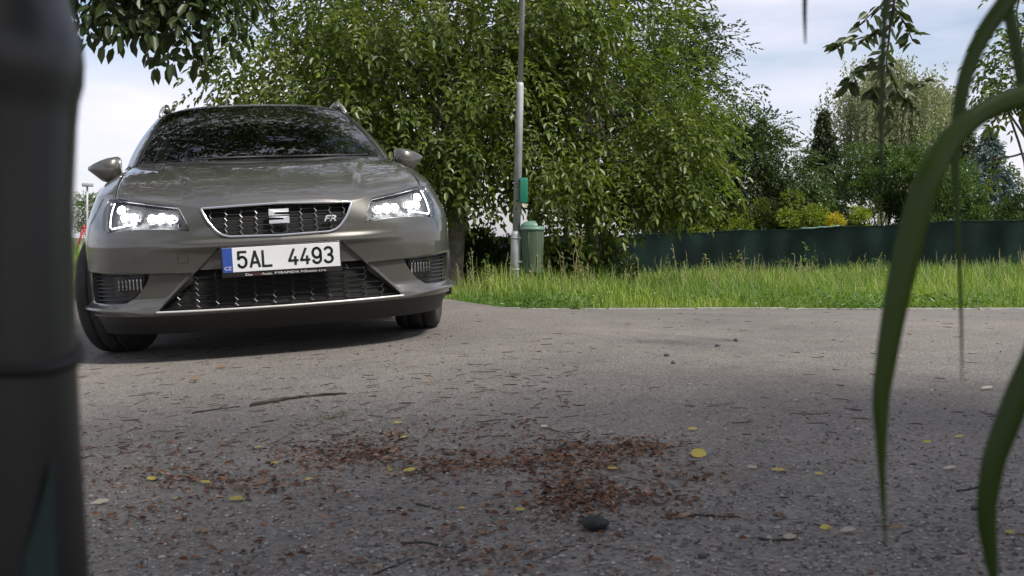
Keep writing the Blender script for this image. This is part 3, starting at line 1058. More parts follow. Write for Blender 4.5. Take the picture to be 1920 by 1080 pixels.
# --- door mirrors
def door_mirror(sg):
    secs = [(.780, 1.040, .945, 1.43, .10), (.795, 1.047, .915, 1.42, .14), (.845, 1.040, .897, 1.415, .15), (.885, 1.029, .912, 1.425, .14), (.925, 1.012, .948, 1.44, .11), (.957, .996, .976, 1.455, .05)]
    vs, fs = [], []
    n = 14
    for s, ht, hb, bc, dp in secs:
        for k in range(n):
            th = 2 * math.pi * k / n
            c, q = math.cos(th), math.sin(th)
            c = math.copysign(abs(c) ** .75, c)
            q = math.copysign(abs(q) ** .5, q)
            vs.append((sg * s, bc + dp / 2 * c, (ht + hb) / 2 + (ht - hb) / 2 * q))
    for i in range(len(secs) - 1):
        for k in range(n):
            fs.append((i*n+k, i*n+(k+1) % n, (i+1)*n+(k+1) % n, (i+1)*n+k))
    fs += [tuple(range(n)), tuple((len(secs) - 1) * n + k for k in range(n))]
    o = mk('door_mirror', vs, fs, M['paint'], car)
    MB().tube([(sg * .775, 1.44, .925), (sg * .815, 1.43, .915), (sg * .84, 1.42, .925)], [.035, .03, .03], 8, flat=.6).build('mirror_foot', M['frit'], o)
    mk('mirror_glass', [(sg * .80, 1.497, .925), (sg * .92, 1.508, .945), (sg * .92, 1.508, 1.015), (sg * .80, 1.497, 1.03)], [(0, 1, 2, 3)], M['chrome'], o, False)
door_mirror(1); door_mirror(-1)

# --- wipers
for pts in ([(-.56, 1.135, .985), (-.25, 1.085, .995), (.08, 1.065, .996)], [(.02, 1.06, .99), (.30, 1.075, .992), (.58, 1.15, .992)]):
    MB().tube(pts, .007, 6).build('wiper', M['black_plastic'], car)

# --- number plate
plate = MB().box((0, -.022, .457), (.520, .004, .110), .0015).build('number_plate', M['plate_white'], car, False)
MB().box((0, -.0165, .449), (.535, .010, .142), .004).build('plate_holder', M['black_plastic'], plate)
MB().box((-.2385, -.0244, .457), (.0425, .001, .109)).build('country_band', M['plate_blue'], plate, False)
def text_mesh(txt):
    cu = bpy.data.curves.new('lettering', 'FONT')
    cu.body = txt
    cu.size = 1.0
    cu.resolution_u = 3
    to = bpy.data.objects.new('lettering', cu)
    COL.objects.link(to)
    bpy.context.view_layer.update()
    me = bpy.data.meshes.new_from_object(to.evaluated_get(bpy.context.evaluated_depsgraph_get()))
    bpy.data.objects.remove(to)
    return me
def lettering(name, txt, x0, x1, z0, z1, y, mat, parent, bold=0.0):
    """flat lettering fitted into a rectangle, facing -Y"""
    me = text_mesh(txt)
    co = np.array([v.co for v in me.vertices])
    if bold:
        pass
    lo, hi = co.min(0), co.max(0)
    for v in me.vertices:
        u = (v.co.x - lo[0]) / (hi[0] - lo[0])
        w = (v.co.y - lo[1]) / (hi[1] - lo[1])
        v.co = (x0 + (x1 - x0) * u, y, z0 + (z1 - z0) * w)
    me.materials.clear()
    me.materials.append(mat)
    return link(bpy.data.objects.new(name, me), parent)
def strokes(name, x0, z0, w, h, y, lines, th, mat, parent):
    """plate characters drawn with strokes of even width"""
    mb = MB()
    for ln in lines:
        P = [(x0 + u * w, y, z0 + v * h) for u, v in ln]
        for i in range(len(P) - 1):
            a, b = Vector(P[i]), Vector(P[i + 1])
            d = (b - a)
            if d.length < 1e-6: continue
            d.normalize()
            n = Vector((-d.z, 0, d.x)) * th / 2
            ex = d * th * .32
            mb.add([a - ex + n, a - ex - n, b + ex - n, b + ex + n], [(0, 1, 2, 3)])
    return mb.build(name, mat, parent, False)
def arcpts(cx, cy, rx, ry, a0, a1, n=10):
    return [(cx + rx * math.cos(math.radians(a0 + (a1 - a0) * k / n)), cy + ry * math.sin(math.radians(a0 + (a1 - a0) * k / n))) for k in range(n + 1)]
GL = {
 '5': [[(.95, 1), (.12, 1), (.08, .56)], [(.08, .56)] + arcpts(.5, .34, .46, .34, 140, -90, 12) + arcpts(.5, .28, .46, .28, -90, -160, 5)],
 'A': [[(0, 0), (.5, 1), (1, 0)], [(.2, .27), (.8, .27)]],
 'L': [[(0, 1), (0, 0), (.95, 0)]],
 '4': [[(.60, 1), (.02, .25), (1, .25)], [(.74, .48), (.74, 0)]],
 '9': [arcpts(.5, .68, .46, .32, 0, 360, 18), [(.96, .68), (.96, .36)] + arcpts(.5, .28, .46, .28, 0, -160, 9)],
 '3': [arcpts(.48, .75, .44, .25, 150, -90, 12) , arcpts(.48, .26, .48, .26, 90, -155, 14)],
}
x = -.205
cw, chh_ = .0385, .068
for k, (c, xo) in enumerate((('5', -.195), ('A', -.139), ('L', -.085), ('4', .030), ('4', .083), ('9', .136), ('3', .189))):
    strokes('character', xo, .457 - chh_ / 2, cw, chh_, -.0250 - .0002 * (k % 2), GL[c], .0112, M['plate_black'], plate)
lettering('country_code', 'CZ', -.254, -.223, .413, .428, -.0256, M['text_white'], plate)
y_ = -.0222
lettering('dealer_lettering', 'Das', -.165, -.135, .3835, .3935, y_, M['text_white'], plate)
lettering('dealer_lettering', 'Welt', -.130, -.095, .3835, .3935, y_, M['text_red'], plate)
lettering('dealer_lettering', 'Auto.', -.094, -.046, .3835, .3935, y_, M['text_white'], plate)
lettering('dealer_lettering', 'PYRAMIDA', -.036, .072, .3835, .3935, y_, M['text_white'], plate)
lettering('dealer_lettering', 'Průhonice', .080, .152, .3835, .3955, y_, M['text_white'], plate)
lettering('dealer_lettering', 's.r.o.', .160, .195, .3835, .3905, y_, M['text_white'], plate)

# --- wheels
def wheel(sg, bc):
    w = empty('wheel', (sg * .772, bc, .317), (0, 0, math.radians(-17) if bc < 1 else 0), car)     # front wheels steered a little
    r = .317
    wd = .1125
    prof = [(.218, -wd * .86), (.240, -wd), (.275, -wd * 1.04), (.300, -wd * .97), (.312, -wd * .82), (r, -wd * .55), (r, -.045), (r - .006, -.043), (r - .006, -.037), (r, -.035), (r + .001, 0), (r, .035), (r - .006, .037), (r - .006, .043), (r, .045), (r, wd * .55), (.312, wd * .82), (.300, wd * .97), (.275, wd * 1.04), (.240, wd), (.218, wd * .86)]
    MB().lathe(prof, 48, axis='x').build('tyre', M['rubber'], w)
    rim = MB()
    x = sg
    rim.lathe([(.222, -x * .09), (.212, -x * .06), (.205, x * .03), (.214, x * .085), (.224, x * .095), (.220, x * .075)], 40, axis='x')
    for k in range(5):
        for dth in (-.17, .17):
            th = 2 * math.pi * k / 5 + .3
            p = []
            for q, rr in enumerate((.05, .12, .21)):
                t = th + dth * (.5 + q * .25)
                p.append((x * (.075 + .006 * q), rr * math.cos(t), rr * math.sin(t)))
            rim.tube(p, [.022, .017, .016], 6, flat=.7)
    rim.lathe([(.001, x * .088), (.03, x * .086), (.06, x * .075), (.065, x * .05)], 20, axis='x')
    rim.build('rim', M['alloy'], w)
    MB().lathe([(.05, x * .03), (.15, x * .03), (.15, x * .01), (.05, x * .01)], 32, axis='x').build('brake_disc', M['disc'], w)
    MB().lathe([(.001, x * -.02), (.205, x * -.02)], 32, axis='x').build('hub_backing', M['hole'], w)
for sg in (-1, 1):
    wheel(sg, .86)
    wheel(sg, 3.497)

# --- underbody and cabin
MB().box((0, 2.35, .205), (1.30, 4.1, .09), .03).build('underbody', M['black_plastic'], car)
MB().box((0, .50, .30), (1.0, .5, .22), .03).build('engine_bay', M['hole'], car)
MB().tube([(-.62, .60, .17), (-.3, .56, .15), (.3, .56, .15), (.62, .60, .17)], .02, 6).build('front_subframe', M['black_plastic'], car)
dash = MB().box((0, 1.62, .90), (1.36, .55, .14), .05)
dash.box((-.36 + .72, 1.72, .975), (.34, .26, .06), .025)
dash.build('dashboard', M['inside'], car)
swl = MB()
ring = [(.36 + .185 * math.cos(t), 2.02 + .06 * math.sin(t), .93 + .175 * math.sin(t)) for t in np.linspace(0, 2 * math.pi, 25)]
swl.tube(ring, .015, 6, cap=False)
swl.box((.36, 2.0, .93), (.14, .05, .10), .02)
swl.build('steering_wheel', M['inside'], car)
for sx in (-.36, .36):
    st = MB()
    st.box((sx, 2.62, .80), (.48, .16, .62), .05, Matrix.Rotation(math.radians(-14), 3, 'X'))
    st.box((sx, 2.35, .50), (.50, .52, .16), .05)
    so = st.build('front_seat', M['seat'], car)
    MB().box((sx, 2.72, 1.20), (.26, .10, .17), .04, Matrix.Rotation(math.radians(-10), 3, 'X')).build('headrest', M['seat'], so)
bs = MB().box((0, 3.55, .78), (1.20, .16, .58), .05).box((0, 3.3, .48), (1.25, .5, .16), .05).build('rear_seat', M['seat'], car)
MB().box((0, 2.10, 1.285), (.23, .03, .065), .012).tube([(0, 2.09, 1.30), (0, 2.05, 1.37)], .012, 6).build('interior_mirror', M['frit'], car)
# floor and headlining keep daylight out of the cabin
MB().box((0, 2.9, .30), (1.4, 3.0, .05)).build('cabin_floor', M['inside'], car)
# ------------------------------------------------------------------ foliage
def unit(v):
    return v / (np.linalg.norm(v, axis=-1, keepdims=True) + 1e-12)
LEAF = np.array([(0, 0, 0), (-.36, .26, .10), (-.40, .62, .08), (0, 1, -.10), (.40, .62, .08), (.36, .26, .10)])
LEAF_F = np.array([(0, 3, 2, 1), (0, 5, 4, 3)])
def leaf_arrays(P, D, N, L, W):
    """blades: base P, direction D, upper side N, length L, width W"""
    D = unit(D)
    S = unit(np.cross(D, N))
    U = np.cross(S, D)
    x, y, z = LEAF[:, 0], LEAF[:, 1], LEAF[:, 2]
    V = P[:, None] + S[:, None] * (x[None, :, None] * W[:, None, None]) + D[:, None] * (y[None, :, None] * L[:, None, None]) + U[:, None] * (z[None, :, None] * L[:, None, None])
    F = LEAF_F[None] + (np.arange(len(P)) * 6)[:, None, None]
    return V.reshape(-1, 3), F.reshape(-1, 4), (S, D, U)
def rnd_dirs(n, rng):
    return unit(rng.normal(size=(n, 3)))
def fronds(P, D, rng, L=.34, leaf=.11, wid=.5, k=3, droop=.35):
    """compound leaves: k pairs of leaflets and one at the tip; returns leaflet base, dir, normal, length, width"""
    n = len(P)
    D = unit(D)
    up = np.tile(np.array([0, 0, 1.0]), (n, 1)) + rng.normal(size=(n, 3)) * .35
    S = unit(np.cross(D, up))
    U = np.cross(S, D)
    b, d, nn, l = [], [], [], []
    sc = rng.uniform(.75, 1.25, n)
    for i in range(k):
        t = (i + .6) / k
        q = P + D * (L * t * sc)[:, None] - np.array([0, 0, 1]) * (droop * L * t * t * sc)[:, None]
        for sg in (-1, 1):
            dd = D * .62 + S * sg * .85 - U * .18 + rng.normal(size=(n, 3)) * .16
            b.append(q); d.append(dd)
            nn.append(U + rng.normal(size=(n, 3)) * .30)
            l.append(leaf * sc * (.75 + .35 * t) * rng.uniform(.8, 1.15, n))
    q = P + D * (L * sc)[:, None] - np.array([0, 0, 1]) * (droop * L * sc)[:, None]
    b.append(q); d.append(D - np.array([0, 0, .5]) + rng.normal(size=(n, 3)) * .15); nn.append(U + rng.normal(size=(n, 3)) * .3)
    l.append(leaf * sc * 1.25)
    B, Dd, Nn, Ll = map(np.concatenate, (b, d, nn, l))
    return B, Dd, Nn, Ll, Ll * wid
def px_of(P):
    dx, dy, dz = P[:, 0], P[:, 1], P[:, 2] - CAM_H
    dep = dy * _c - dz * _s
    up = dy * _s + dz * _c
    dep = np.where(dep < .05, .05, dep)
    return 960 + FPX * dx / dep, 540 - FPX * up / dep, dep
leaf_unit = as_mesh('leaf', LEAF, [tuple(f) for f in LEAF_F], None, True)
def leaf_objects(parent, P, frame, L, W, idx, mat):
    me = leaf_unit.copy()
    me.materials.append(mat)
    S, D, U = frame
    for i in idx:
        o = bpy.data.objects.new('leaf', me)
        m = Matrix.Identity(4)
        for r in range(3):
            m[r][0], m[r][1], m[r][2], m[r][3] = S[i][r] * W[i], D[i][r] * L[i], U[i][r] * L[i], P[i][r]
        o.matrix_world = m
        COL.objects.link(o)
        o.parent = parent
        o.matrix_parent_inverse = parent.matrix_world.inverted()
def leaf_crown(tree_o, leaves, mat, n_single=0, name='crown'):
    """the largest leaves in view become objects of their own, the rest one mesh"""
    P, D, N, L, W = leaves
    V, F, fr = leaf_arrays(P, D, N, L, W)
    keep = np.ones(len(P), bool)
    base = np.array(tree_o.location)
    if n_single:
        x, y, d = px_of(P)
        vis = (x > 150) & (x < 1915) & (y > 5) & (y < 1070) & (P[:, 1] > .5)
        score = np.where(vis, L / d, -1)
        idx = np.argsort(-score)[:n_single]
        idx = idx[score[idx] > 0]
        keep[idx] = False
        bpy.context.view_layer.update()
        leaf_objects(tree_o, P, fr, L, W, idx, mat)
    F = F.reshape(-1, 2, 4)[keep].reshape(-1, 4)
    used = np.repeat(keep, 6)
    rm = np.cumsum(used) - 1
    o = np_mesh(name, V[used] - base, rm[F], mat, tree_o, False)
    o['kind'] = 'stuff'
    return o
def limb_path(a, b, sag=.0, wob=.06, n=7, rng=None):
    a, b = np.array(a, float), np.array(b, float)
    t = np.linspace(0, 1, n)[:, None]
    p = a + (b - a) * t
    ln = np.linalg.norm(b - a)
    p[:, 2] += np.sin(t[:, 0] * math.pi) * sag * ln
    if rng is not None:
        w = rng.normal(size=(n, 3)) * wob * ln * np.sin(t * math.pi)
        p += w
    return p
def clumps_in(c, r, n, rng, shell=.55, zlo=None):
    d = rnd_dirs(n, rng)
    q = rng.uniform(shell, 1.0, n) ** .6
    p = np.array(c) + d * q[:, None] * np.array(r)
    if zlo is not None:
        p[:, 2] = np.maximum(p[:, 2], zlo + rng.uniform(0, .4, n))
    return p
def broad_tree(name, base, trunk_r, fork_z, cl, cr, nfr, mat, barkmat, rng, frond=None, leaf=.1, wid=.5, k=3, single=0, lean=(0, 0), limbs=14, droop=.35, ymin=None, light=0.0):
    """trunk, limbs running out to the clumps, compound leaves spread through every clump"""
    base = np.array([base[0], base[1], zg(base[0], base[1]) - .05])
    t = empty(name, tuple(base))
    top = np.array([base[0] + lean[0], base[1] + lean[1], fork_z])
    mb = MB()
    path = limb_path(base, top, 0, .02, 8, rng) - base
    rad = np.linspace(trunk_r * 1.25, trunk_r * .75, 8)
    rad[0] *= 1.3
    mb.tube(path, rad, 12)
    cen = cl.mean(0)
    leader = limb_path(top, cl[np.argmax(cl[:, 2])] * .6 + cen * .4, 0, .05, 7, rng)
    mb.tube(leader - base, np.linspace(trunk_r * .75, trunk_r * .2, 7), 8)
    mb.build('trunk', barkmat, t)
    order = rng.permutation(len(cl))
    for j, i in enumerate(order[:limbs]):
        u = rng.uniform(0, .8)
        st = leader[int(u * 6)]
        if cl[i][2] < st[2] and rng.random() < .6:
            st = path[-1] + base - np.array([0, 0, rng.uniform(0, .3) * (fork_z - base[2])])
        lp = limb_path(st, cl[i], .10, .05, 7, rng) - base
        MB().tube(lp, np.linspace(trunk_r * .42, .012, 7), 6).build('limb', barkmat, t)
    Ps, Ds, Lg = [], [], []
    for i in range(len(cl)):
        n = max(3, int(nfr * rng.uniform(.4, 1.5)))
        Lg.append(np.full(n, rng.random() < light))
        d = rnd_dirs(n, rng)
        p = cl[i] + d * (cr * rng.uniform(.25, 1.0, n) ** .7)[:, None] * np.array([1.1, 1.1, .8])
        out = unit(p - cen)
        Ps.append(p)
        Ds.append(d * .7 + out * .6 + np.array([0, 0, -.25]) + rng.normal(size=(n, 3)) * .25)
    P, D = np.concatenate(Ps), np.concatenate(Ds)
    if ymin is not None:
        P[:, 1] = np.where(P[:, 1] < ymin, ymin + (ymin - P[:, 1]) * .6, P[:, 1])
    zmin = zf(P[:, 0], P[:, 1]) + .08
    P[:, 2] = np.maximum(P[:, 2], zmin)
    Lg = np.concatenate(Lg)
    for flag in (False, True):                      # lighter leaf colour on some of the clumps
        m = Lg == flag
        if m.any():
            lv = fronds(P[m], D[m], rng, frond or leaf * 3.0, leaf, wid, k, droop)
            leaf_crown(t, lv, M['walnut_light'] if flag else mat, int(single * m.mean()))
    return t
def bush(name, base, r, h, n, mat, rng, leaf=.06, wid=.55, lump=.25, bark='bark_dark', z0=None):
    """stems fanning from the ground, leaves in lumps over an uneven dome"""
    bz = zg(base[0], base[1])
    t = empty(name, (base[0], base[1], bz))
    nl = max(6, int(14 * r))
    d = rnd_dirs(nl, rng)
    d[:, 2] = np.abs(d[:, 2])
    cl = np.array([0, 0, h * .42]) + d * np.array([r * .78, r * .78, h * .50]) * rng.uniform(.65, 1.05, nl)[:, None]
    extra = np.stack([rng.uniform(-.7, .7, nl // 2) * r, rng.uniform(-.7, .7, nl // 2) * r, rng.uniform(.1, .5, nl // 2) * h], -1)
    cl = np.concatenate([cl, extra])
    mb = MB()
    for i in range(0, len(cl), 2):
        mb.tube(limb_path((rng.uniform(-.1, .1) * r, rng.uniform(-.1, .1) * r, -.05), cl[i], .05, .04, 5, rng), np.linspace(.03, .006, 5), 5)
    o = mb.build('stems', M[bark], t)
    o['kind'] = 'stuff'
    per = n // len(cl)
    Ps, Ds = [], []
    for c in cl:
        dd = rnd_dirs(per, rng)
        Ps.append(c + dd * (lump * r * rng.uniform(.3, 1.05, per) ** .6)[:, None] * np.array([1.15, 1.15, .9]) * rng.uniform(.8, 1.4))
        Ds.append(dd + np.array([0, 0, .15]) + rng.normal(size=(per, 3)) * .4)
    P, D = np.concatenate(Ps), np.concatenate(Ds)
    P[:, 2] = np.maximum(P[:, 2], .03)
    N = np.array([0, 0, 1.0]) + rng.normal(size=P.shape) * .6
    L = leaf * rng.uniform(.7, 1.35, len(P))
    V, F, _ = leaf_arrays(P, D, N, L, L * wid)
    np_mesh('foliage', V, F, mat, t, False)['kind'] = 'stuff'
    return t
def conifer(name, base, r, h, mat, rng, tiers=22, per=13, needles=16, leaf=.2, z_clear=.0):
    bz = zg(base[0], base[1])
    t = empty(name, (base[0], base[1], bz))
    MB().tube([(0, 0, -.05), (0, 0, h * .5), (0, 0, h * .98)], [.03 * h * .9, .016 * h, .01], 8).build('trunk', M['bark_dark'], t)
    Ps, Ds, Ls = [], [], []
    br = MB()
    for i in range(tiers):
        q = (i + .5) / tiers
        z = z_clear + (h - z_clear) * q
        R = r * (1 - q) ** .85 * rng.uniform(.8, 1.15) + .06
        nb = max(4, int(per * (1 - q * .6)))
        for a in rng.uniform(0, 2 * math.pi, nb):
            d = np.array([math.cos(a), math.sin(a), 0])
            Rl = R * rng.uniform(.65, 1.15)
            e = np.array([0, 0, z]) + d * Rl + np.array([0, 0, -.22 * Rl + .10 * Rl])
            if rng.random() < .35:
                br.tube([(0, 0, z), tuple(e)], [.02, .005], 4)
            u = rng.uniform(.15, 1.0, needles)[:, None]
            base_p = np.array([0, 0, z]) * (1 - u) + e * u + rng.normal(size=(needles, 3)) * np.array([.03, .03, .09]) * (h / 5)
            sd = np.cross(d, [0, 0, 1])
            dd = d * .6 + sd * rng.normal(size=(needles, 1)) * .8 + np.array([0, 0, -.35]) + rng.normal(size=(needles, 3)) * .28
            Ps.append(base_p); Ds.append(dd); Ls.append(leaf * rng.uniform(.6, 1.3, needles) * (.6 + .5 * (1 - q)))
    Ps.append(np.tile([[0, 0, h * .96]], (10, 1))); Ds.append(rng.normal(size=(10, 3)) * .3 + np.array([0, 0, 1])); Ls.append(np.full(10, leaf))
    P, D, L = map(np.concatenate, (Ps, Ds, Ls))
    P[:, 2] = np.maximum(P[:, 2], .03)
    N = np.array([0, 0, 1.0]) + rng.normal(size=P.shape) * .35
    V, F, _ = leaf_arrays(P, D, N, L, L * .34)
    br.build('boughs', M['bark_dark'], t)['kind'] = 'stuff'
    np_mesh('crown', V, F, mat, t, False)['kind'] = 'stuff'
    return t
def birch(name, base, c, r, mat, rng, strands=420, ll=.075, slen=(1.0, 3.0)):
    bz = zg(base[0], base[1])
    t = empty(name, (base[0], base[1], bz))
    b0 = np.array([base[0], base[1], bz])
    c = np.array(c) - b0
    tp = limb_path((0, 0, -.05), (c[0], c[1], c[2] + r[2] * .8), 0, .015, 9, rng)
    MB().tube(tp, np.linspace(.16, .02, 9), 9).build('trunk', M['bark_birch'], t)
    Ps, Ds = [], []
    for j in range(34):
        d = rnd_dirs(1, rng)[0]
        d[2] = abs(d[2]) * .8 + .1
        e = c + d * np.array(r) * rng.uniform(.65, 1.0)
        lp = limb_path(tp[int(rng.uniform(2.5, 8))], e, .12, .04, 6, rng)
        MB().tube(lp, np.linspace(.045, .008, 6), 5).build('limb', M['bark_birch'] if j % 3 == 0 else M['bark'], t)
        for s in range(strands // 34):
            st = lp[int(rng.uniform(2, 5.99))] + rng.normal(size=3) * np.array([.30, .30, .18])
            ln = rng.uniform(*slen)
            m = int(ln / .075)
            q = np.linspace(0, 1, m)[:, None]
            pts = st + np.array([0, 0, -1.0]) * ln * q + (rng.normal(size=3) * .10) * q + rng.normal(size=(m, 3)) * .035
            Ps.append(pts)
            Ds.append(np.tile([[0, 0, -1.0]], (m, 1)) + rng.normal(size=(m, 3)) * .55)
    P, D = np.concatenate(Ps), np.concatenate(Ds)
    N = rnd_dirs(len(P), rng)
    L = ll * rng.uniform(.7, 1.3, len(P))
    V, F, _ = leaf_arrays(P, D, N, L, L * .75)
    np_mesh('crown', V, F, mat, t, False)['kind'] = 'stuff'
    return t

R = np.random.default_rng
# --- the big walnut behind the car
rng = R(3)
cl = np.concatenate([clumps_in((-1.3, 15.6, 6.2), (3.4, 2.6, 5.4), 150, rng, .45), clumps_in((-4.3, 15.8, 8.8), (2.4, 2.2, 2.4), 60, rng, .2),  # high left clumps out of view, added to darken the windscreen's reflection
                     clumps_in((-2.6, 14.6, 2.6), (1.8, 1.2, 1.4), 34, rng, .3),
                     clumps_in((-1.5, 14.2, 2.4), (1.8, .8, 1.5), 30, rng, .2),
                     clumps_in((0.4, 14.6, 2.4), (1.4, 1.0, 1.9), 40, rng, .3)])
o = broad_tree('walnut_tree', (-.83, 14.6), .115, 3.0, cl, .52, 38, M['walnut'], M['bark'], rng, light=.3, leaf=.094, wid=.52, single=300, limbs=26, ymin=13.25)
tag(o, 'large walnut tree with broad leaves standing behind the car', 'tree')
# --- second walnut, lighter, right of the lamp post
rng = R(5)
cl = np.concatenate([clumps_in((1.3, 16.0, 3.5), (1.65, 1.5, 2.7), 72, rng, .4),
                     clumps_in((2.45, 15.2, 2.0), (.85, .8, .95), 26, rng, .3),
                     clumps_in((1.1, 15.0, 1.35), (1.0, .6, .5), 16, rng, .3)])
o = broad_tree('walnut_tree', (1.25, 16.6), .10, 2.0, cl, .48, 36, M['walnut'], M['bark'], rng, light=.5, leaf=.090, wid=.52, single=300, limbs=16, ymin=13.25)
tag(o, 'lighter green walnut tree right of the grey lamp post', 'tree')
# --- dark tree at the right edge of the big mass
rng = R(8)
cl = clumps_in((5.0, 29.5, 3.6), (1.75, 1.6, 3.6), 80, rng, .3)
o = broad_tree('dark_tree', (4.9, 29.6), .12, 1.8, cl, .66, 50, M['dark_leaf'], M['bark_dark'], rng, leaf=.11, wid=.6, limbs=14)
tag(o, 'tall dark small-leaved tree at the right end of the walnut foliage', 'tree')
rng = R(18)
cl = np.concatenate([clumps_in((-1.6, 20.0, 4.2), (3.1, 1.3, 3.6), 64, rng, .1), clumps_in((1.6, 20.0, 3.4), (1.5, 1.2, 2.4), 26, rng, .1)])
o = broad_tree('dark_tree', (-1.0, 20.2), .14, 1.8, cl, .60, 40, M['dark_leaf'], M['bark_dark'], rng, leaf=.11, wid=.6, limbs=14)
tag(o, 'shaded tree showing through the gaps behind the big walnut', 'tree')
# --- plum-like tree, greyish leaves
rng = R(9)
cl = clumps_in((7.0, 28.5, 2.3), (1.65, 1.1, 1.75), 60, rng, .3)
o = broad_tree('plum_tree', (6.9, 28.8), .07, .6, cl, .46, 62, M['dark_leaf'], M['bark_dark'], rng, leaf=.09, wid=.55, limbs=14)
tag(o, 'low dark plum tree between the tall dark tree and the spruce', 'tree')
# --- walnut on the left, only its lowest branches in view
rng = R(12)
cl = np.concatenate([clumps_in((-5.6, 9.2, 5.1), (2.3, 2.2, 2.0), 50, rng, .4), clumps_in((-3.30, 9.3, 2.92), (.50, .4, .22), 10, rng, .2), clumps_in((-3.1, 9.3, 3.4), (.9, .5, .4), 14, rng, .2), clumps_in((-2.7, 9.6, 5.9), (2.3, 2.3, 1.2), 46, rng, .1)])  # last clumps, unseen above the car, added for leaf reflections in the windscreen
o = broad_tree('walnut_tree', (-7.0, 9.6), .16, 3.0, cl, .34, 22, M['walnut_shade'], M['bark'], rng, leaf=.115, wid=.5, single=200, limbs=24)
tag(o, 'walnut tree overhanging the road at upper left, shaded leaves against the sky', 'tree')
# --- slender tree by the right edge
rng = R(14)
pts = [pix(1890, 70, 15), pix(1905, 110, 15.2), pix(1868, 150, 15), pix(1895, 190, 15), pix(1850, 165, 14.8), pix(1940, 120, 15.3), pix(1960, 60, 15), pix(1925, 20, 15.2), pix(1860, 300, 15.1), pix(1960, 210, 15), pix(1900, -30, 15), pix(1980, -20, 15), pix(1875, 95, 14.9), pix(1885, 130, 15.2), pix(1910, 60, 15), pix(1900, 160, 14.8), pix(1915, 95, 15), pix(1930, 180, 15.1)]
cl = np.array([tuple(p) for p in pts])
o = broad_tree('young_walnut', (7.95, 15.0), .045, 2.0, cl, .17, 15, M['walnut'], M['bark'], rng, leaf=.10, wid=.5, lean=(-.35, 0), limbs=18, single=120)
tag(o, 'slender young walnut with a thin bare trunk at the right edge', 'tree')
# --- near walnut behind the camera: shades the foreground, one spray hangs into view
rng = R(15)
cl = np.concatenate([clumps_in((-2.6, -2.6, 4.3), (2.6, 2.7, 1.1), 50, rng, .1), clumps_in((0.3, -2.3, 4.3), (3.0, 2.7, 1.1), 60, rng, .1), clumps_in((3.6, -1.3, 4.3), (3.0, 2.7, 1.1), 66, rng, .1), clumps_in((6.8, -.4, 4.3), (3.0, 2.7, 1.1), 60, rng, .1)])
near = broad_tree('walnut_tree', (3.0, -2.6), .18, 2.6, cl, .75, 40, M['walnut'], M['bark'], rng, leaf=.13, wid=.5, limbs=24)
tag(near, 'walnut whose leafy spray hangs into the sky at upper right', 'tree')
nb = np.array(near.location)
spray = [
    [(1700, -120), (1680, -20), (1668, 60), (1662, 120), (1684, 175), (1716, 205)],
    [(1668, 50), (1630, 66), (1590, 78), (1560, 90)],
    [(1664, 95), (1632, 118), (1606, 135), (1592, 165)],
    [(1664, 120), (1640, 160), (1632, 190)],
    [(1684, 175), (1712, 165), (1730, 148)],
    [(1675, 10), (1700, 50), (1712, 78)],
    [(1680, 160), (1660, 200), (1668, 235)],
    [(1690, -10), (1640, 20), (1608, 50)],
]
DSP = 4.1
lP, lD, lN, lL = [], [], [], []
for j, ln in enumerate(spray):
    pp = [np.array(pix(x, y, DSP + .05 * j - .1)) for x, y in ln]
    rad = np.linspace(.007 if j == 0 else .0045, .002, len(pp))
    if j == 0:                                     # back up to the tree behind the camera
        pp = [np.array((2.6, -1.2, 4.3)), np.array((2.1, 1.5, 3.6)), np.array((1.75, 3.3, 2.6))] + pp
        rad = np.concatenate([[.05, .03, .015], rad])
    MB().tube([p - nb for p in pp], rad, 6).build('hanging_twig', M['bark_dark'], near)
    pp = pp[3:] if j == 0 else pp
    for a, b in zip(pp[:-1], pp[1:]):
        if j == 0 and b[2] > 1.55: continue
        for u in np.arange(.08, 1.0, .2):
            q = a + (b - a) * u
            d = unit(b - a)
            for sg in (-1, 1):
                if rng.random() < .18: continue
                lP.append(q + rng.normal(size=3) * .008)
                lD.append(d * .5 + np.array([sg * .75, rng.normal() * .5, -.35 + rng.normal() * .35]))
                lN.append(np.array([rng.normal() * .6, -.55 + rng.normal() * .5, .6]))
                lL.append(rng.uniform(.042, .080))
lP, lD, lN, lL = np.array(lP), np.array(lD), np.array(lN), np.array(lL)
_, _, fr_ = leaf_arrays(lP, lD, lN, lL, lL * .5)
bpy.context.view_layer.update()
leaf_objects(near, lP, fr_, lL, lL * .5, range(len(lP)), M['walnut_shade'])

# --- undergrowth below the walnuts
for k, (px, py, d, r, h, lab) in enumerate([
    (885, 500, 15.6, .65, 1.15, 'dark shrub at the foot of the big walnut trunk, left of the lamp post'),
    (945, 500, 16.4, .6, 1.0, 'dark shrub behind the lamp post'),
    (1055, 500, 16.6, .75, 1.05, 'dark shrub just right of the litter bin'),
    (1130, 500, 17.6, .85, 1.05, 'dark shrub under the lighter walnut, left of the fence end')]):
    p = pix(px, py, d)
    tag(bush('dark_shrub', (p.x, p.y), r, h, 5200, M['dark_leaf'], R(40 + k), .07), lab, 'shrub', 'undergrowth below the walnuts')
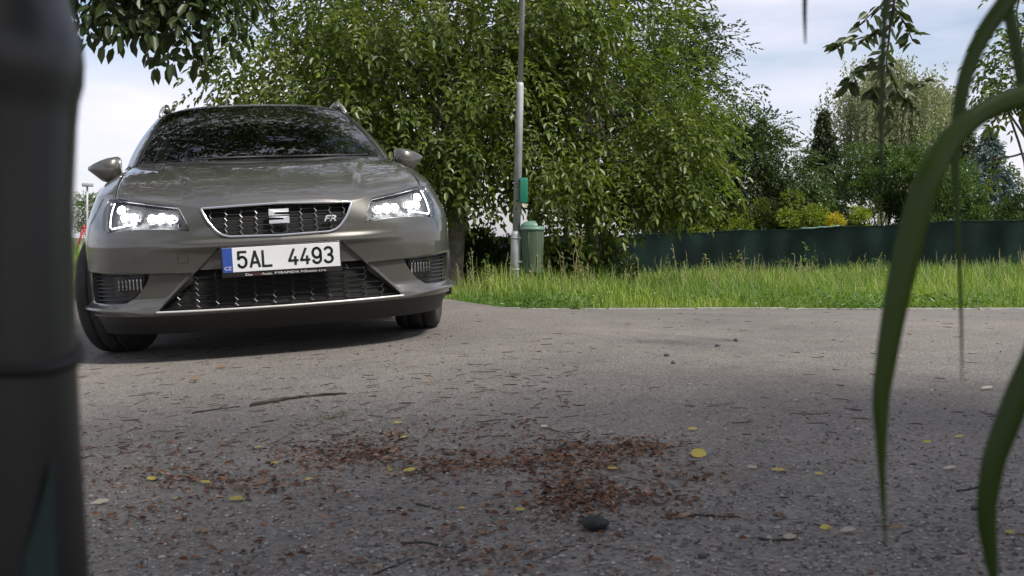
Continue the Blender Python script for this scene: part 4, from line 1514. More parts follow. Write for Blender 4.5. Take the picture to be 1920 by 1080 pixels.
# --- planting behind the net fence
for k, (px, d, r, h, n, mat, leaf, lab) in enumerate([
    (1245, 30, 1.3, 2.3, 7000, 'dark_leaf', .085, 'dark bush behind the left end of the net fence'),
    (1330, 30, 1.3, 2.5, 7000, 'dark_leaf', .085, 'dark bush behind the fence below the tall dark tree'),
    (1425, 31, 1.4, 2.9, 8000, 'dark_leaf', .085, 'dark bush behind the fence below the plum tree'),
    (1505, 30, 1.2, 2.4, 6000, 'hedge_leaf', .085, 'green bush behind the fence left of the spruce'),
    (1340, 28.2, .8, 1.45, 3600, 'lime_leaf', .075, 'low lime green shrub over the fence, leftmost of its kind'),
    (1425, 27.9, .95, 1.75, 5200, 'lime_leaf', .075, 'lime green shrub over the fence below the plum tree'),
    (1490, 27.5, .85, 1.75, 4600, 'lime_leaf', .075, 'lime green shrub left of the yellow flowering shrub'),
    (1556, 27.0, .55, 1.45, 2600, 'yellow_leaf', .07, 'yellow flowering shrub over the middle fence post'),
    (1607, 27.0, .55, 1.65, 2400, 'lime_leaf', .075, 'small lime green shrub right of the yellow flowering shrub'),
    (1650, 29, 1.25, 3.3, 9000, 'hedge_leaf', .085, 'tall light green bush in front of the weeping birch'),
    (1735, 28, 1.5, 2.9, 11000, 'hedge_leaf', .08, 'broad dark green bush behind the fence below the birch'),
    (1800, 27.5, 1.1, 2.1, 7000, 'hedge_leaf', .075, 'green hedge bush right of the broad dark bush'),
    (1862, 27.0, 1.05, 1.75, 7000, 'hedge_leaf', .07, 'clipped green hedge bush below the blue spruce'),
    (1925, 26.5, 1.1, 1.8, 7000, 'hedge_leaf', .07, 'green hedge bush at the right edge of the picture')]):
    p = pix(px, 450, d)
    tag(bush('garden_bush', (p.x, p.y), r * 1.08, h * 1.32, int(n * 1.3), M[mat], R(60 + k), leaf), lab, 'bush', 'bushes behind the net fence')
p = pix(1542, 400, 34)
tag(conifer('spruce_tree', (p.x, p.y), 1.55, 5.3, M['spruce'], R(81), 34, 20, 26, .26), 'dark green spruce left of the weeping birch', 'tree')
p = pix(1852, 400, 37)
tag(conifer('blue_spruce', (p.x, p.y), 2.5, 5.1, M['blue_spruce'], R(82), 32, 20, 26, .27), 'blue spruce beyond the fence on the right', 'tree')
p = pix(1806, 400, 44)
tag(conifer('spruce_tree', (p.x, p.y), 2.1, 6.4, M['spruce'], R(83), 32, 18, 24, .28), 'dark spruce behind the blue spruce', 'tree')
p = pix(1650, 400, 42)
tag(birch('weeping_birch', (p.x, p.y), (p.x, p.y, 5.9), (2.9, 2.4, 2.2), M['birch_leaf'], R(184), 1500, .115, (1.0, 3.6)), 'pale weeping birch with hanging twigs against the sky', 'tree')
p = pix(1757, 400, 45)
tag(birch('weeping_birch', (p.x, p.y), (p.x, p.y, 5.9), (1.2, 1.1, 1.7), M['birch_leaf'], R(85), 480, .11, (.8, 2.4)), 'narrow pale birch right of the wide weeping one', 'tree')
p = pix(166, 440, 50)
rng = R(86)
cl = clumps_in((p.x, p.y, 1.75), (.6, .6, 1.0), 16, rng, .3)
tag(broad_tree('small_tree', (p.x, p.y), .06, .8, cl, .35, 40, M['hedge_leaf'], M['bark'], rng, leaf=.10, wid=.6, limbs=6), 'small distant tree behind the white lamp post at far left', 'tree')

# ------------------------------------------------------------------ grass
def blades(name, n, xr, yr, hfun, wfun, mat, rng, dens=None, label=None):
    x = rng.uniform(*xr, n)
    v = rng.uniform(0, 1, n)
    y = edge_y(x) - .03 + yr[0] + (yr[1] - yr[0]) * v ** 1.5
    if dens is not None:
        k = rng.uniform(0, 1, n) < dens(x, y)
        x, y = x[k], y[k]
    n = len(x)
    z = ground_z(x, y) - .01
    h = hfun(x, y, rng, n)
    w = wfun(x, y)
    a = rng.uniform(0, 2 * math.pi, n)
    bend = rng.uniform(.1, .75, n) * h
    fa = a + rng.normal(size=n) * .4 + math.pi / 2
    dx, dy = np.cos(fa) * bend, np.sin(fa) * bend
    sx, sy = np.cos(a) * w / 2, np.sin(a) * w / 2
    P = np.stack([x, y, z], -1)
    def at(t, q):
        c = P + np.stack([dx * t * t, dy * t * t, h * (t - .25 * t * t * bend / h)], -1)
        o = np.stack([sx, sy, 0 * sx], -1) * q
        return c - o, c + o
    a0, b0 = at(0, 1); a1, b1 = at(.5, .8); a2, b2 = at(1.0, .12)
    V = np.stack([a0, b0, a1, b1, a2, b2], 1).reshape(-1, 3)
    i = np.arange(n)[:, None] * 6
    F = np.concatenate([i + np.array([[0, 1, 3, 2]]), i + np.array([[2, 3, 5, 4]])], 1).reshape(-1, 4)
    o = np_mesh(name, V, F, mat, None, False)
    return tag(o, label, 'grass', kind='stuff')
def nse(x, y, s, p):
    return .5 + .25 * (np.sin(x * s + p) + np.sin(y * s * 1.3 + x * s * .6 + p * 2.1))
def gh_(x, y, rng, n):
    o = y - edge_y(x)
    return (.06 + .15 * smoothstep(o, 0, 1.4) + .09 * smoothstep(o, 2.5, 9) + .09 * np.exp(-((x - .2) / 1.3) ** 2) * smoothstep(o, .5, 2.2)) * rng.uniform(.4, 1.45, n) * (.5 + .55 * nse(x, y, 1.7, 1.0) + .55 * nse(x, y, 4.9, 2.0))
blades('verge_grass', 85000, (-2.5, 11.5), (0, 15), gh_, lambda x, y: .005 + .0009 * (y - 8), M['grass'], R(21), lambda x, y: .55 + .45 * nse(x, y, 2.3, .4), 'green verge grass between the asphalt and the net fence')
blades('verge_grass', 13000, (-24, -2.5), (0, 30), gh_, lambda x, y: .006 + .0010 * (y - 8), M['grass'], R(22), None, 'grass beyond the asphalt to the left of the car')
blades('lawn_grass', 15000, (9, 26), (0, 17), gh_, lambda x, y: .006 + .0009 * (y - 8), M['grass'], R(24), None, 'verge grass running on past the right edge of the picture')
def tall_h(x, y, rng, n): return rng.uniform(.30, .85, n) * (.6 + .4 * smoothstep(y, 13, 20))
blades('tall_grass_stalks', 2200, (-1.5, 11.5), (2.0, 14), tall_h, lambda x, y: .004 + .0004 * (y - 8), M['grass_dry'], R(23), lambda x, y: smoothstep(nse(x, y, 1.1, 2.0), .45, .9), 'pale grass stalks standing above the verge grass')

def seed_stalks(n, rng):
    """thin stalks with feathery heads, thickest along the net and round the lamp post"""
    x = np.concatenate([rng.uniform(-1, 11, n), rng.normal(.5, 1.3, n // 3)])
    v = np.concatenate([3 + 10.5 * rng.uniform(0, 1, n) ** .6, rng.uniform(1.0, 2.6, n // 3)])
    y = edge_y(x) + v
    k = rng.random(len(x)) < smoothstep(nse(x, y, 1.3, 2.4), .25, .8) + .12
    x, y = x[k], y[k]
    z = ground_z(x, y)
    h = rng.uniform(.24, .46, len(x)) + .22 * rng.random(len(x)) ** 3
    lean = rng.normal(size=(len(x), 2)) * .10
    P = np.stack([x, y, z], -1)
    T = P + np.stack([lean[:, 0] * h, lean[:, 1] * h, h], -1)
    w = (.003 + .0004 * (y - 9))[:, None] * np.array([1.0, 0, 0])
    V1 = np.stack([P - w, P + w, T + w * .5, T - w * .5], 1).reshape(-1, 3)
    F1 = np.arange(len(x) * 4).reshape(-1, 4)
    m = 5
    B = np.repeat(T, m, 0) - np.tile(np.linspace(0, .13, m), len(x))[:, None] * np.array([0, 0, 1.0])
    D = rng.normal(size=B.shape) * .5 + np.array([0, 0, 1.0])
    L = rng.uniform(.025, .055, len(B))
    V2, F2, _ = leaf_arrays(B, D, rnd_dirs(len(B), rng), L, L * .35)
    V = np.concatenate([V1, V2])
    F = np.concatenate([F1, F2 + len(V1)])
    return tag(np_mesh('seed_stalks', V, F, M['seed'], None, False), 'pale seeding grass stalks around the bin and along the net', 'grass', kind='stuff')
seed_stalks(620, R(31))
def ground_leaves(n, rng):
    x = rng.uniform(-1.5, 11, n)
    y = edge_y(x) - .02 + 3.2 * rng.uniform(0, 1, n) ** 1.6
    k = rng.random(n) < smoothstep(nse(x, y, 2.1, .7), .3, .75)
    x, y = x[k], y[k]
    P = np.stack([x, y, ground_z(x, y) + rng.uniform(.01, .13, len(x))], -1)
    a = rng.uniform(0, 2 * math.pi, len(x))
    D = np.stack([np.cos(a), np.sin(a), rng.uniform(-.1, .8, len(x))], -1)
    L = rng.uniform(.02, .07, len(x))
    V, F, _ = leaf_arrays(P, D, np.tile([[0, 0, 1.0]], (len(x), 1)) + rng.normal(size=(len(x), 3)) * .4, L, L * .7)
    return tag(np_mesh('verge_herbs', V, F, M['weed'], None, False), 'low broad-leaved herbs in the grass along the road edge', 'herbs', kind='stuff')
ground_leaves(14000, R(32))
# ------------------------------------------------------------------ lamp post, bin, dispenser
D_POLE = 12.7
pb = pix(965, 548, D_POLE)
pz = zg(pb.x, pb.y)
lamp = empty('lamp_post', (pb.x, pb.y, pz))
tag(lamp, 'grey galvanised lamp post with a thicker foot, green box fixed to it', 'lamp post')
LEAN = .0255
def on_pole(z): return (LEAN * (z - pz), 0.0, z - pz)
zs = lambda py: CAM_H + (445 - py) / FPX * D_POLE
MB().tube([on_pole(pz - .1), on_pole(zs(440)), on_pole(zs(434))], [.069, .067, .056], 18).build('foot_sleeve', M['galv'], lamp)
MB().tube([on_pole(zs(436)), on_pole(zs(164)), on_pole(zs(158))], [.050, .046, .038], 18).build('lower_shaft', M['galv'], lamp)
MB().tube([on_pole(zs(160)), on_pole(zs(-420))], [.034, .028], 16).build('upper_shaft', M['galv'], lamp)
t_ = on_pole(zs(-420))
MB().tube([t_, (t_[0] + .05, -.15, t_[2] + .12), (t_[0] + .08, -.5, t_[2] + .16)], [.026, .024, .022], 10).build('arm', M['galv'], lamp)
MB().box((t_[0] + .09, -.75, t_[2] + .17), (.20, .55, .09), .03).build('lamp_head', M['galv'], lamp)
for k, (py, s) in enumerate(((345, .012), (378, .016), (392, .012), (352, .009), (285, .010))):
    q = on_pole(zs(py))
    sp_ = MB().lathe([(.001, .0), (s, .001), (s * .6, .002)], 7, axis='z').build('rust_spot', M['rust'], lamp)
    sp_.location = (q[0] - .012 + .01 * (k % 2), -.050, q[2])
    sp_.rotation_euler = (math.radians(90), 0, .2)
for py in (446, 505):
    q = on_pole(zs(py))
    MB().lathe([(.071, -.012), (.074, -.010), (.074, .010), (.071, .012)], 18, q).build('clamp_band', M['galv'], lamp)

# litter bin hung on the post
bc = pix(997.5, 465, 12.66)
binz = zs(512)
bn = empty('litter_bin', (bc.x + .005, bc.y, binz), (0, 0, 0))
tag(bn, 'green plastic litter bin with domed lid hung on the lamp post', 'litter bin')
H_ = zs(428) - binz
prof = [(.001, .0), (.118, .0), (.127, .012), (.130, .03), (.150, H_ - .02), (.152, H_)]
MB().lathe(prof, 28, sx=.98, sy=.80).build('body', M['bin_green'], bn)
MB().lathe([(.150, H_ - .03), (.163, H_ - .026), (.165, H_ + .004), (.150, H_ + .010)], 28, sx=.98, sy=.80).build('rim', M['bin_lid'], bn)
# lid: low dome open towards the right
vs, fs = [], []
nu, nv_ = 28, 10
for j in range(nv_ + 1):
    q = j / nv_ * math.pi / 2
    for i in range(nu):
        th = 2 * math.pi * i / nu
        x = .150 * .98 * math.cos(q) * math.cos(th)
        y = .150 * .80 * math.cos(q) * math.sin(th)
        vs.append((x, y, H_ + .008 + .085 * math.sin(q) ** .8))
for j in range(nv_):
    for i in range(nu):
        th = 2 * math.pi * (i + .5) / nu
        if (math.cos(th) > .35) and 1 <= j <= 6: continue
        fs.append((j*nu+i, j*nu+(i+1) % nu, (j+1)*nu+(i+1) % nu, (j+1)*nu+i))
lid = mk('lid', vs, fs, M['bin_lid'], bn)
MB().lathe([(.001, 0), (.135, 0)], 20, (0, 0, H_ - .05), sx=.98, sy=.8).build('inside', M['hole'], bn)
mb = MB()
for z in (H_ * .25, H_ * .78):
    mb.box((-.150, 0, z), (.06, .05, .03), .004)
mb.build('bracket', M['galv'], bn)
for th in (-1.9, -1.2, -.5):
    MB().tube([(.131 * .98 * math.cos(th), .131 * .80 * math.sin(th), .03), (.1515 * .98 * math.cos(th), .1515 * .80 * math.sin(th), H_ - .03)], .004, 5).build('rib', M['bin_green'], bn)
# dog-bag dispenser
dc = pix(982, 358, 12.62)
dp = empty('bag_dispenser', (dc.x, dc.y, zs(381)))
tag(dp, 'bright green bag dispenser box fixed to the lamp post above the bin', 'dispenser')
hh_ = zs(335) - zs(381)
MB().box((0, 0, hh_ / 2), (.098, .085, hh_), .008).build('box', M['disp_green'], dp)
MB().box((-.030, -.044, hh_ / 2), (.030, .008, hh_ * .96), .003).build('front_cover', M['disp_green'], dp)
mk('paper_bag', [(-.03, -.03, .0), (.03, -.03, .0), (.042, -.035, -.06), (-.012, -.04, -.055), (-.03, .01, 0), (.03, .01, 0), (.042, -.01, -.06), (-.012, -.01, -.055)], [(0, 1, 2, 3), (4, 7, 6, 5), (0, 3, 7, 4), (1, 5, 6, 2), (2, 6, 7, 3)], M['paper'], dp, False)

# ------------------------------------------------------------------ net fence
fence = empty('net_fence', (10.05, 23.3, zg(10.05, 23.3)))
tag(fence, 'dark green shade net fence along the far side of the verge', 'fence')
f0 = np.array((10.05, 23.3))
fd = np.array((-.85, .526)) * 2.5
ftop = {-3: 1.06, -2: 1.03, -1: .985, 0: .927, 1: .806, 2: .730, 3: .645, 4: .60, 5: .56}
fo = Vector(fence.location)
def fpt(k): return f0 + fd * k
for k in range(-3, 6):
    q = fpt(k)
    z0 = zg(*q) - .05
    zt = ftop[k] + .04
    MB().tube([Vector((q[0], q[1], z0)) - fo, Vector((q[0], q[1], zt)) - fo, Vector((q[0], q[1], zt + .012)) - fo], [.035, .035, .012], 10).build('post', M['post_green'], fence)
for k in range(-3, 5):
    a, b = fpt(k), fpt(k + 1)
    n = np.array((fd[1], -fd[0])) / 2.5
    if n[1] > 0: n = -n
    vs, fs = [], []
    NU, NV = 36, 12
    for j in range(NV + 1):
        for i in range(NU + 1):
            u, v = i / NU, j / NV
            q = a + (b - a) * u
            zt = ftop[k] + (ftop[k + 1] - ftop[k]) * u - .035 * math.sin(math.pi * u) * (1 + .4 * math.sin(k * 3.1)) + .006 * math.sin(u * 40 + k)
            zb = zg(*q) + .0
            w = .040 + .022 * math.sin(u * 19 + k * 2) * math.sin(math.pi * u) + .018 * math.sin(u * 7 + v * 5 + k) * math.sin(math.pi * u)
            vs.append(Vector((q[0] + n[0] * w, q[1] + n[1] * w, zb + (zt - zb) * v)) - fo)
    for j in range(NV):
        for i in range(NU):
            fs.append((j*(NU+1)+i, j*(NU+1)+i+1, (j+1)*(NU+1)+i+1, (j+1)*(NU+1)+i))
    pn = mk('net_panel', vs, fs, M['net'], fence)
    top = [vs[NV*(NU+1)+i] for i in range(NU+1)]
    MB().tube(top, .010, 6).build('top_wire', M['post_green'], fence)
    if k == 1:
        MB().tube([v + Vector((0, -.02, .012)) for v in top[:14]], [.022] * 14, 6).build('loose_hem', M['net_pale'], fence)

# ------------------------------------------------------------------ weeds in the verge
def weed(name, base, h, n, leaf, mat, rng, label, spread=.06, seed=False, group=None):
    z = float(ground_z(np.array(base[0]), np.array(base[1])))
    t = empty(name, (base[0], base[1], z))
    Ps, Ds = [], []
    for s in range(n):
        e = np.array([rng.normal() * spread * 1.6, rng.normal() * spread, h * rng.uniform(.7, 1.05)])
        p = limb_path((rng.normal() * .02, rng.normal() * .02, -.02), e, 0, .04, 7, rng)
        MB().tube(p, np.linspace(.006, .002, 7), 5).build('stem', mat, t)
        m = 16
        u = rng.uniform(.25, 1.0, m)
        idx = np.clip((u * 6).astype(int), 0, 5)
        q = p[idx] + (p[idx + 1] - p[idx]) * (u * 6 - idx)[:, None]
        Ps.append(q)
        a = rng.uniform(0, 2 * math.pi, m)
        Ds.append(np.stack([np.cos(a), np.sin(a), rng.uniform(.1, .9, m)], -1))
    P, D = np.concatenate(Ps), np.concatenate(Ds)
    L = leaf * rng.uniform(.6, 1.2, len(P)) * (1.25 - P[:, 2] / h * .6)
    V, F, _ = leaf_arrays(P, D, np.tile([[0, 0, 1.0]], (len(P), 1)) + rng.normal(size=P.shape) * .3, L, L * (.28 if seed else .38))
    np_mesh('leaves', V, F, mat, t, False)['kind'] = 'stuff'
    return tag(t, label, 'weed', group)
for k, (px, d, h, n, leaf, mat, lab) in enumerate([
    (1392, 21.5, .95, 2, .13, 'grass_dry', 'pale tall weed against the net left of the middle post'),
    (1372, 21.8, .70, 2, .13, 'weed', 'short leafy weed just left of the pale tall weed'),
    (1525, 20.5, 1.02, 2, .15, 'weed', 'tall leafy weed against the net below the yellow shrub'),
    (1470, 21.0, .68, 2, .12, 'weed', 'low leafy weed between the two tall weeds at the net'),
    (1325, 21.5, .62, 2, .11, 'grass_dry', 'dry weed at the foot of the net, leftmost of the row'),
    (1660, 20.0, .62, 2, .11, 'weed', 'short weed at the net behind the drooping blade'),
    (1078, 13.9, .88, 3, .10, 'grass_dry', 'clump of pale seeding grass right of the litter bin'),
    (1048, 13.6, .48, 3, .09, 'weed', 'low weed between the litter bin and the seeding grass'),
    (905, 12.4, .62, 4, .09, 'weed', 'weed clump between the car and the lamp post'),
    (1250, 18.0, .66, 3, .10, 'weed', 'weed at the left end of the net fence')]):
    p = pix(px, 480, d)
    weed('tall_weed', (p.x, p.y), h, n, leaf, M[mat], R(120 + k), lab)
def dock(base, n, leaf, mat, rng, label):
    z = float(ground_z(np.array(base[0]), np.array(base[1])))
    t = empty('dock_plant', (base[0], base[1], z))
    for i in range(n):
        a = 2 * math.pi * i / n + rng.normal() * .3
        D = np.array([[math.cos(a) * .7, math.sin(a) * .7, rng.uniform(.6, 1.3)]])
        L = np.array([leaf * rng.uniform(.7, 1.2)])
        V, F, _ = leaf_arrays(np.array([[0, 0, 0.0]]), D, np.array([[0, 0, 1.0]]), L, L * .42)
        np_mesh('leaf', V, F, mat, t, True)
    return tag(t, label, 'weed')
p = gnd(1137, 566); dock((p.x, p.y + .1), 7, .24, M['weed'], R(140), 'broad-leaved dock in the grass right of the bin')
p = gnd(1598, 577); dock((p.x, p.y + .1), 6, .13, M['lime_leaf'], R(141), 'small bright green plant at the road edge behind the drooping blade')

# ------------------------------------------------------------------ far left: lamp post and red frame on the grass
p = pix(163, 465, 45)
z = zg(p.x, p.y)
fl = empty('lamp_post', (p.x, p.y, z))
tag(fl, 'distant pale lamp post with a flat head at the far left', 'lamp post')
zt = pix(165, 350, 45).z - z
MB().tube([(0, 0, -.1), (.03, 0, zt * .5), (.07, 0, zt)], [.055, .05, .042], 10).build('pole', M['galv'], fl)
MB().box((.09, 0, zt + .08), (.42, .30, .16), .03).build('lamp_head', M['galv'], fl)
M['red'] = pmat('red_paint', (0.33, 0.035, 0.030), 0.5, noise=0.15)
p = pix(157, 455, 43)
z = zg(p.x, p.y)
rf = empty('red_frame', (p.x, p.y, z))
tag(rf, 'small red A-shaped frame standing on the distant grass at far left', 'frame')
hz = pix(157, 425, 43).z - z
for sx in (-1, 1):
    for sy in (0, .8):
        MB().tube([(sx * .32, sy, -.02), (0, sy, hz)], .045, 6).build('leg', M['red'], rf)
MB().tube([(0, -.1, hz), (0, .9, hz)], .05, 6).build('top_bar', M['red'], rf)
MB().box((.62, .4, hz * .80), (1.15, .06, .30), .01).build('cross_board', M['red'], rf)

# ------------------------------------------------------------------ litter on the asphalt
M['litter'] = leaf_mat('brown_litter', [(0.06, 0.028, 0.018), (0.13, 0.060, 0.034), (0.21, 0.105, 0.060), (0.36, 0.23, 0.15)], 0.05, 0.7)
M['twig'] = leaf_mat('twig_bits', [(0.028, 0.018, 0.013), (0.055, 0.030, 0.020), (0.10, 0.055, 0.035)], 0.0, 0.8)
M['pebble'] = leaf_mat('pebbles', [(0.05, 0.05, 0.05), (0.12, 0.115, 0.11), (0.20, 0.19, 0.18), (0.34, 0.32, 0.30)], 0.0, 0.8)
M['yellow_fallen'] = leaf_mat('yellow_fallen_leaf', [(0.36, 0.30, 0.055), (0.42, 0.34, 0.07)], 0.15, 0.55)
M['pale_fallen'] = leaf_mat('pale_fallen_leaf', [(0.32, 0.29, 0.22), (0.37, 0.33, 0.26)], 0.1, 0.6)
M['tan_fallen'] = leaf_mat('tan_fallen_leaf', [(0.15, 0.10, 0.06), (0.19, 0.13, 0.08)], 0.1, 0.6)
def gnd_many(px, py):
    a, b = (px - 960) / FPX, (540 - py) / FPX
    v = np.stack([a, _c + b * _s, -_s + b * _c], -1)
    t = (CAM_H - 0.0) / np.maximum(-v[:, 2], 1e-3)
    for _ in range(25):
        z = zf(v[:, 0] * t, v[:, 1] * t)
        t = .5 * t + .5 * (CAM_H - z) / np.maximum(-v[:, 2], 1e-3)
    P = v * t[:, None]
    P[:, 2] = zf(P[:, 0], P[:, 1])
    return P
rng = R(200)
blobs = [(1120, 848, 75, 13, 460), (1010, 868, 90, 10, 330), (1190, 838, 35, 9, 120), (900, 868, 60, 12, 150), (1070, 905, 55, 24, 420), (1110, 938, 80, 12, 220), (1060, 960, 60, 14, 130), (1290, 895, 45, 12, 120), (1200, 935, 70, 6, 100),
         (660, 848, 60, 13, 330), (600, 860, 70, 14, 150), (480, 905, 90, 16, 210), (360, 890, 60, 16, 120), (800, 880, 90, 18, 200), (720, 868, 70, 14, 140), (250, 890, 80, 14, 120), (300, 830, 110, 16, 100), (250, 950, 80, 40, 140), (620, 950, 220, 40, 170),
         (1000, 1000, 160, 35, 160), (880, 812, 120, 14, 130), (750, 812, 90, 8, 90), (450, 1040, 180, 40, 90), (1290, 968, 60, 3, 40), (860, 1040, 120, 25, 70)]
X = np.concatenate([rng.normal(cx, sx, n) for cx, cy, sx, sy, n in blobs] + [rng.uniform(140, 1920, 420)])
Y = np.concatenate([rng.normal(cy, sy, n) for cx, cy, sx, sy, n in blobs] + [rng.uniform(640, 1085, 420)])
k = (Y > 620) & (Y < 1120)
P = gnd_many(X[k], Y[k])
n = len(P)
P[:, 2] += rng.uniform(.001, .007, n)
a = rng.uniform(0, 2 * math.pi, n)
D = np.stack([np.cos(a), np.sin(a), rng.normal(size=n) * .22], -1)
L = np.where(np.arange(n) < n - 420, rng.uniform(.006, .022, n), rng.uniform(.004, .014, n))
V, F, _ = leaf_arrays(P, D, np.tile([[0, 0, 1.0]], (n, 1)) + rng.normal(size=(n, 3)) * .45, L, L * rng.uniform(.3, .7, n))
tag(np_mesh('brown_litter', V, F, M['litter'], None, False), 'brown scattered flower and leaf litter on the near asphalt', 'litter', kind='stuff')
# thin twig bits, mostly round the car
n = 900
X = np.concatenate([rng.uniform(140, 1100, 650), rng.uniform(800, 1920, 250)])
Y = np.concatenate([rng.uniform(625, 860, 650), 585 + 500 * rng.uniform(0, 1, 250) ** 1.5])
P = gnd_many(X, Y)
k = np.ones(n, bool)
l_ = (P[:, 0] - CAR_X) * math.cos(CAR_YAW) + (P[:, 1] - CAR_Y) * math.sin(CAR_YAW)
mb = MB()
for p, q in zip(P, rng.uniform(0, math.pi, n)):
    ln = rng.uniform(.012, .06) * (1.0 if rng.random() < .9 else 2.0)
    if p[1] < 2.6: ln *= .55
    d = np.array([math.cos(q), math.sin(q), 0]) * ln / 2
    kx = np.array([-d[1], d[0], 0]) * rng.normal() * .25
    r = rng.uniform(.0006, .0015)
    a_, b_, c_ = p - d, p + kx, p + d
    for v in (a_, b_, c_): v[2] = zg(v[0], v[1]) + r
    mb.tube([a_, b_, c_], [r, r * 1.1, r * .6], 4, cap=False)
tag(mb.build('twig_litter', M['twig'], None), 'thin brown twig bits strewn over the asphalt', 'twigs', kind='stuff')
# loose grit near the camera
n = 7000
X, Y = rng.uniform(130, 1925, n), 720 + 380 * rng.uniform(0, 1, n) ** .75
P = gnd_many(X, Y)
sz = rng.uniform(.0018, .0052, n) * np.where(rng.random(n) < .04, 1.7, 1.0)
OCT = np.array([(1, 0, 0), (-1, 0, 0), (0, 1, 0), (0, -1, 0), (0, 0, 1), (0, 0, -.6)])
OF = np.array([(0, 2, 4), (2, 1, 4), (1, 3, 4), (3, 0, 4), (2, 0, 5), (1, 2, 5), (3, 1, 5), (0, 3, 5)])
jit = rng.uniform(.6, 1.3, (n, 6, 1))
ang = rng.uniform(0, 6.28, n)
ca, sa = np.cos(ang)[:, None], np.sin(ang)[:, None]
O = OCT[None] * jit * sz[:, None, None]
O = np.stack([O[..., 0] * ca - O[..., 1] * sa, O[..., 0] * sa + O[..., 1] * ca, O[..., 2] * .7], -1)
V = (P[:, None] + O + np.array([0, 0, .001])).reshape(-1, 3)
F = (OF[None] + (np.arange(n) * 6)[:, None, None]).reshape(-1, 3)
tag(np_mesh('loose_grit', V, F, M['pebble'], None, False), 'loose grit on the near asphalt', 'grit', kind='stuff')
# green moss tufts
M['moss'] = leaf_mat('moss', [(0.09, 0.11, 0.04), (0.14, 0.16, 0.06)], 0.1, 0.8)
mp = MB()
V_, F_ = [], []
P = gnd_many(np.concatenate([rng.normal(612, 14, 60), rng.normal(642, 7, 26)]), np.concatenate([rng.normal(786, 4, 60), rng.normal(777, 3, 26)]))
L = rng.uniform(.005, .011, len(P))
D = rng.normal(size=P.shape) * .7 + np.array([0, 0, 1.0])
V, F, _ = leaf_arrays(P, D, rnd_dirs(len(P), rng), L, L * .4)
tag(np_mesh('moss_tuft', V, F, M['moss'], None, False), 'small green moss tufts on the asphalt below the stick', 'moss', kind='stuff')

# single fallen leaves
def fallen(px, py, w, mat, name, label, group=None, round_=False):
    p = gnd(px, py)
    d = (p - cam.location).length
    L = w * 1.15 / FPX * d
    t = mk(name, [], [], None, None)
    rr = random.Random(int(px * 7 + py))
    NN = 12
    vs, fs = [], []
    cup = rr.uniform(.05, .2)
    for i in range(NN):
        th = 2 * math.pi * i / NN
        r = 1 if round_ else (1 - .18 * abs(math.sin(th)) + rr.uniform(-.10, .10))
        x, y = math.cos(th) * .5 * r, math.sin(th) * (.42 if round_ else .30) * r
        vs.append((x, y, cup * y * y * 4 * .5 + .05 * x))
    for i in range(NN):
        th = 2 * math.pi * i / NN
        vs.append((vs[i][0] * .5, vs[i][1] * .5, vs[i][2] * .35 + .01))
    vs.append((0, 0, 0))
    for i in range(NN):
        j = (i + 1) % NN
        fs += [(i, j, NN + j, NN + i), (NN + i, NN + j, 2 * NN)]
    me = as_mesh(name, [(x * L, y * L, z * L) for x, y, z in vs], fs, mat)
    t.data = me
    t.location = p + Vector((0, 0, .004 + .10 * L))
    t.rotation_euler = (rr.uniform(.15, .60), rr.uniform(-.2, .2), rr.uniform(-.6, .6))
    if not round_:
        MB().tube([(L * .48, 0, .002), (L * .66, L * .05, .0)], [L * .02, L * .012], 4).build('stalk', mat, t)
    return tag(t, label, 'leaf', group)
for px, py, w, lab in [(1310, 856, 25, 'round bright yellow leaf right of the brown litter patch'), (768, 886, 24, 'yellow curled leaf between the two brown litter patches'), (443, 940, 24, 'largest yellow leaf on the left foreground asphalt'),
    (385, 908, 17, 'yellow leaf just above and left of the largest one'), (284, 902, 18, 'leftmost yellow leaf on the near asphalt'), (515, 872, 16, 'yellow leaf left of the left-hand brown litter patch'), (975, 960, 18, 'yellow leaf below the middle of the brown litter'), (866, 957, 13, 'small yellow leaf left of the one below the brown litter'),
    (1147, 882, 16, 'yellow leaf lying on the right-hand brown litter patch'), (745, 796, 15, 'farthest yellow leaf, right of the moss tufts'), (757, 823, 13, 'small yellow leaf just nearer than the farthest one'), (1298, 808, 17, 'yellow leaf behind the round bright one'), (1797, 822, 14, 'yellow leaf at right beyond the drooping blade'),
    (1738, 832, 12, 'small yellow leaf just right of the drooping blade'), (1893, 1003, 15, 'yellow leaf at the far right bottom beyond the short blade'), (1548, 995, 18, 'yellow leaf at the bottom left of the blade tip'), (328, 938, 11, 'tiny yellow leaf left of the largest one'), (578, 902, 12, 'small yellow leaf below the left-hand brown litter'), (730, 884, 12, 'tiny yellow leaf left of the curled one'),
    (1460, 886, 22, 'pale yellow leaf right of the round bright one'), (484, 842, 13, 'yellow leaf above the left-hand brown litter'), (1535, 892, 14, 'small yellow leaf right of the pale yellow one')]:
    fallen(px, py, w, M['yellow_fallen'], 'yellow_leaf', lab, 'yellow fallen leaves', round_=lab.startswith('round'))
for px, py, w, lab in [(190, 946, 24, 'pale flat scrap lying at the left beside the black post'), (1850, 731, 20, 'pale leaf lying far right behind the thin stem'), (1780, 882, 20, 'pale leaf right of the long drooping blade'), (1410, 880, 17, 'pale leaf right of the round yellow leaf'), (1020, 803, 15, 'pale scrap above the brown litter patch'), (1590, 1000, 26, 'pale leaf in the foreground left of the blade tip'), (1480, 1012, 22, 'pale stone-like leaf at the bottom centre right')]:
    fallen(px, py, w, M['pale_fallen'], 'pale_leaf', lab)
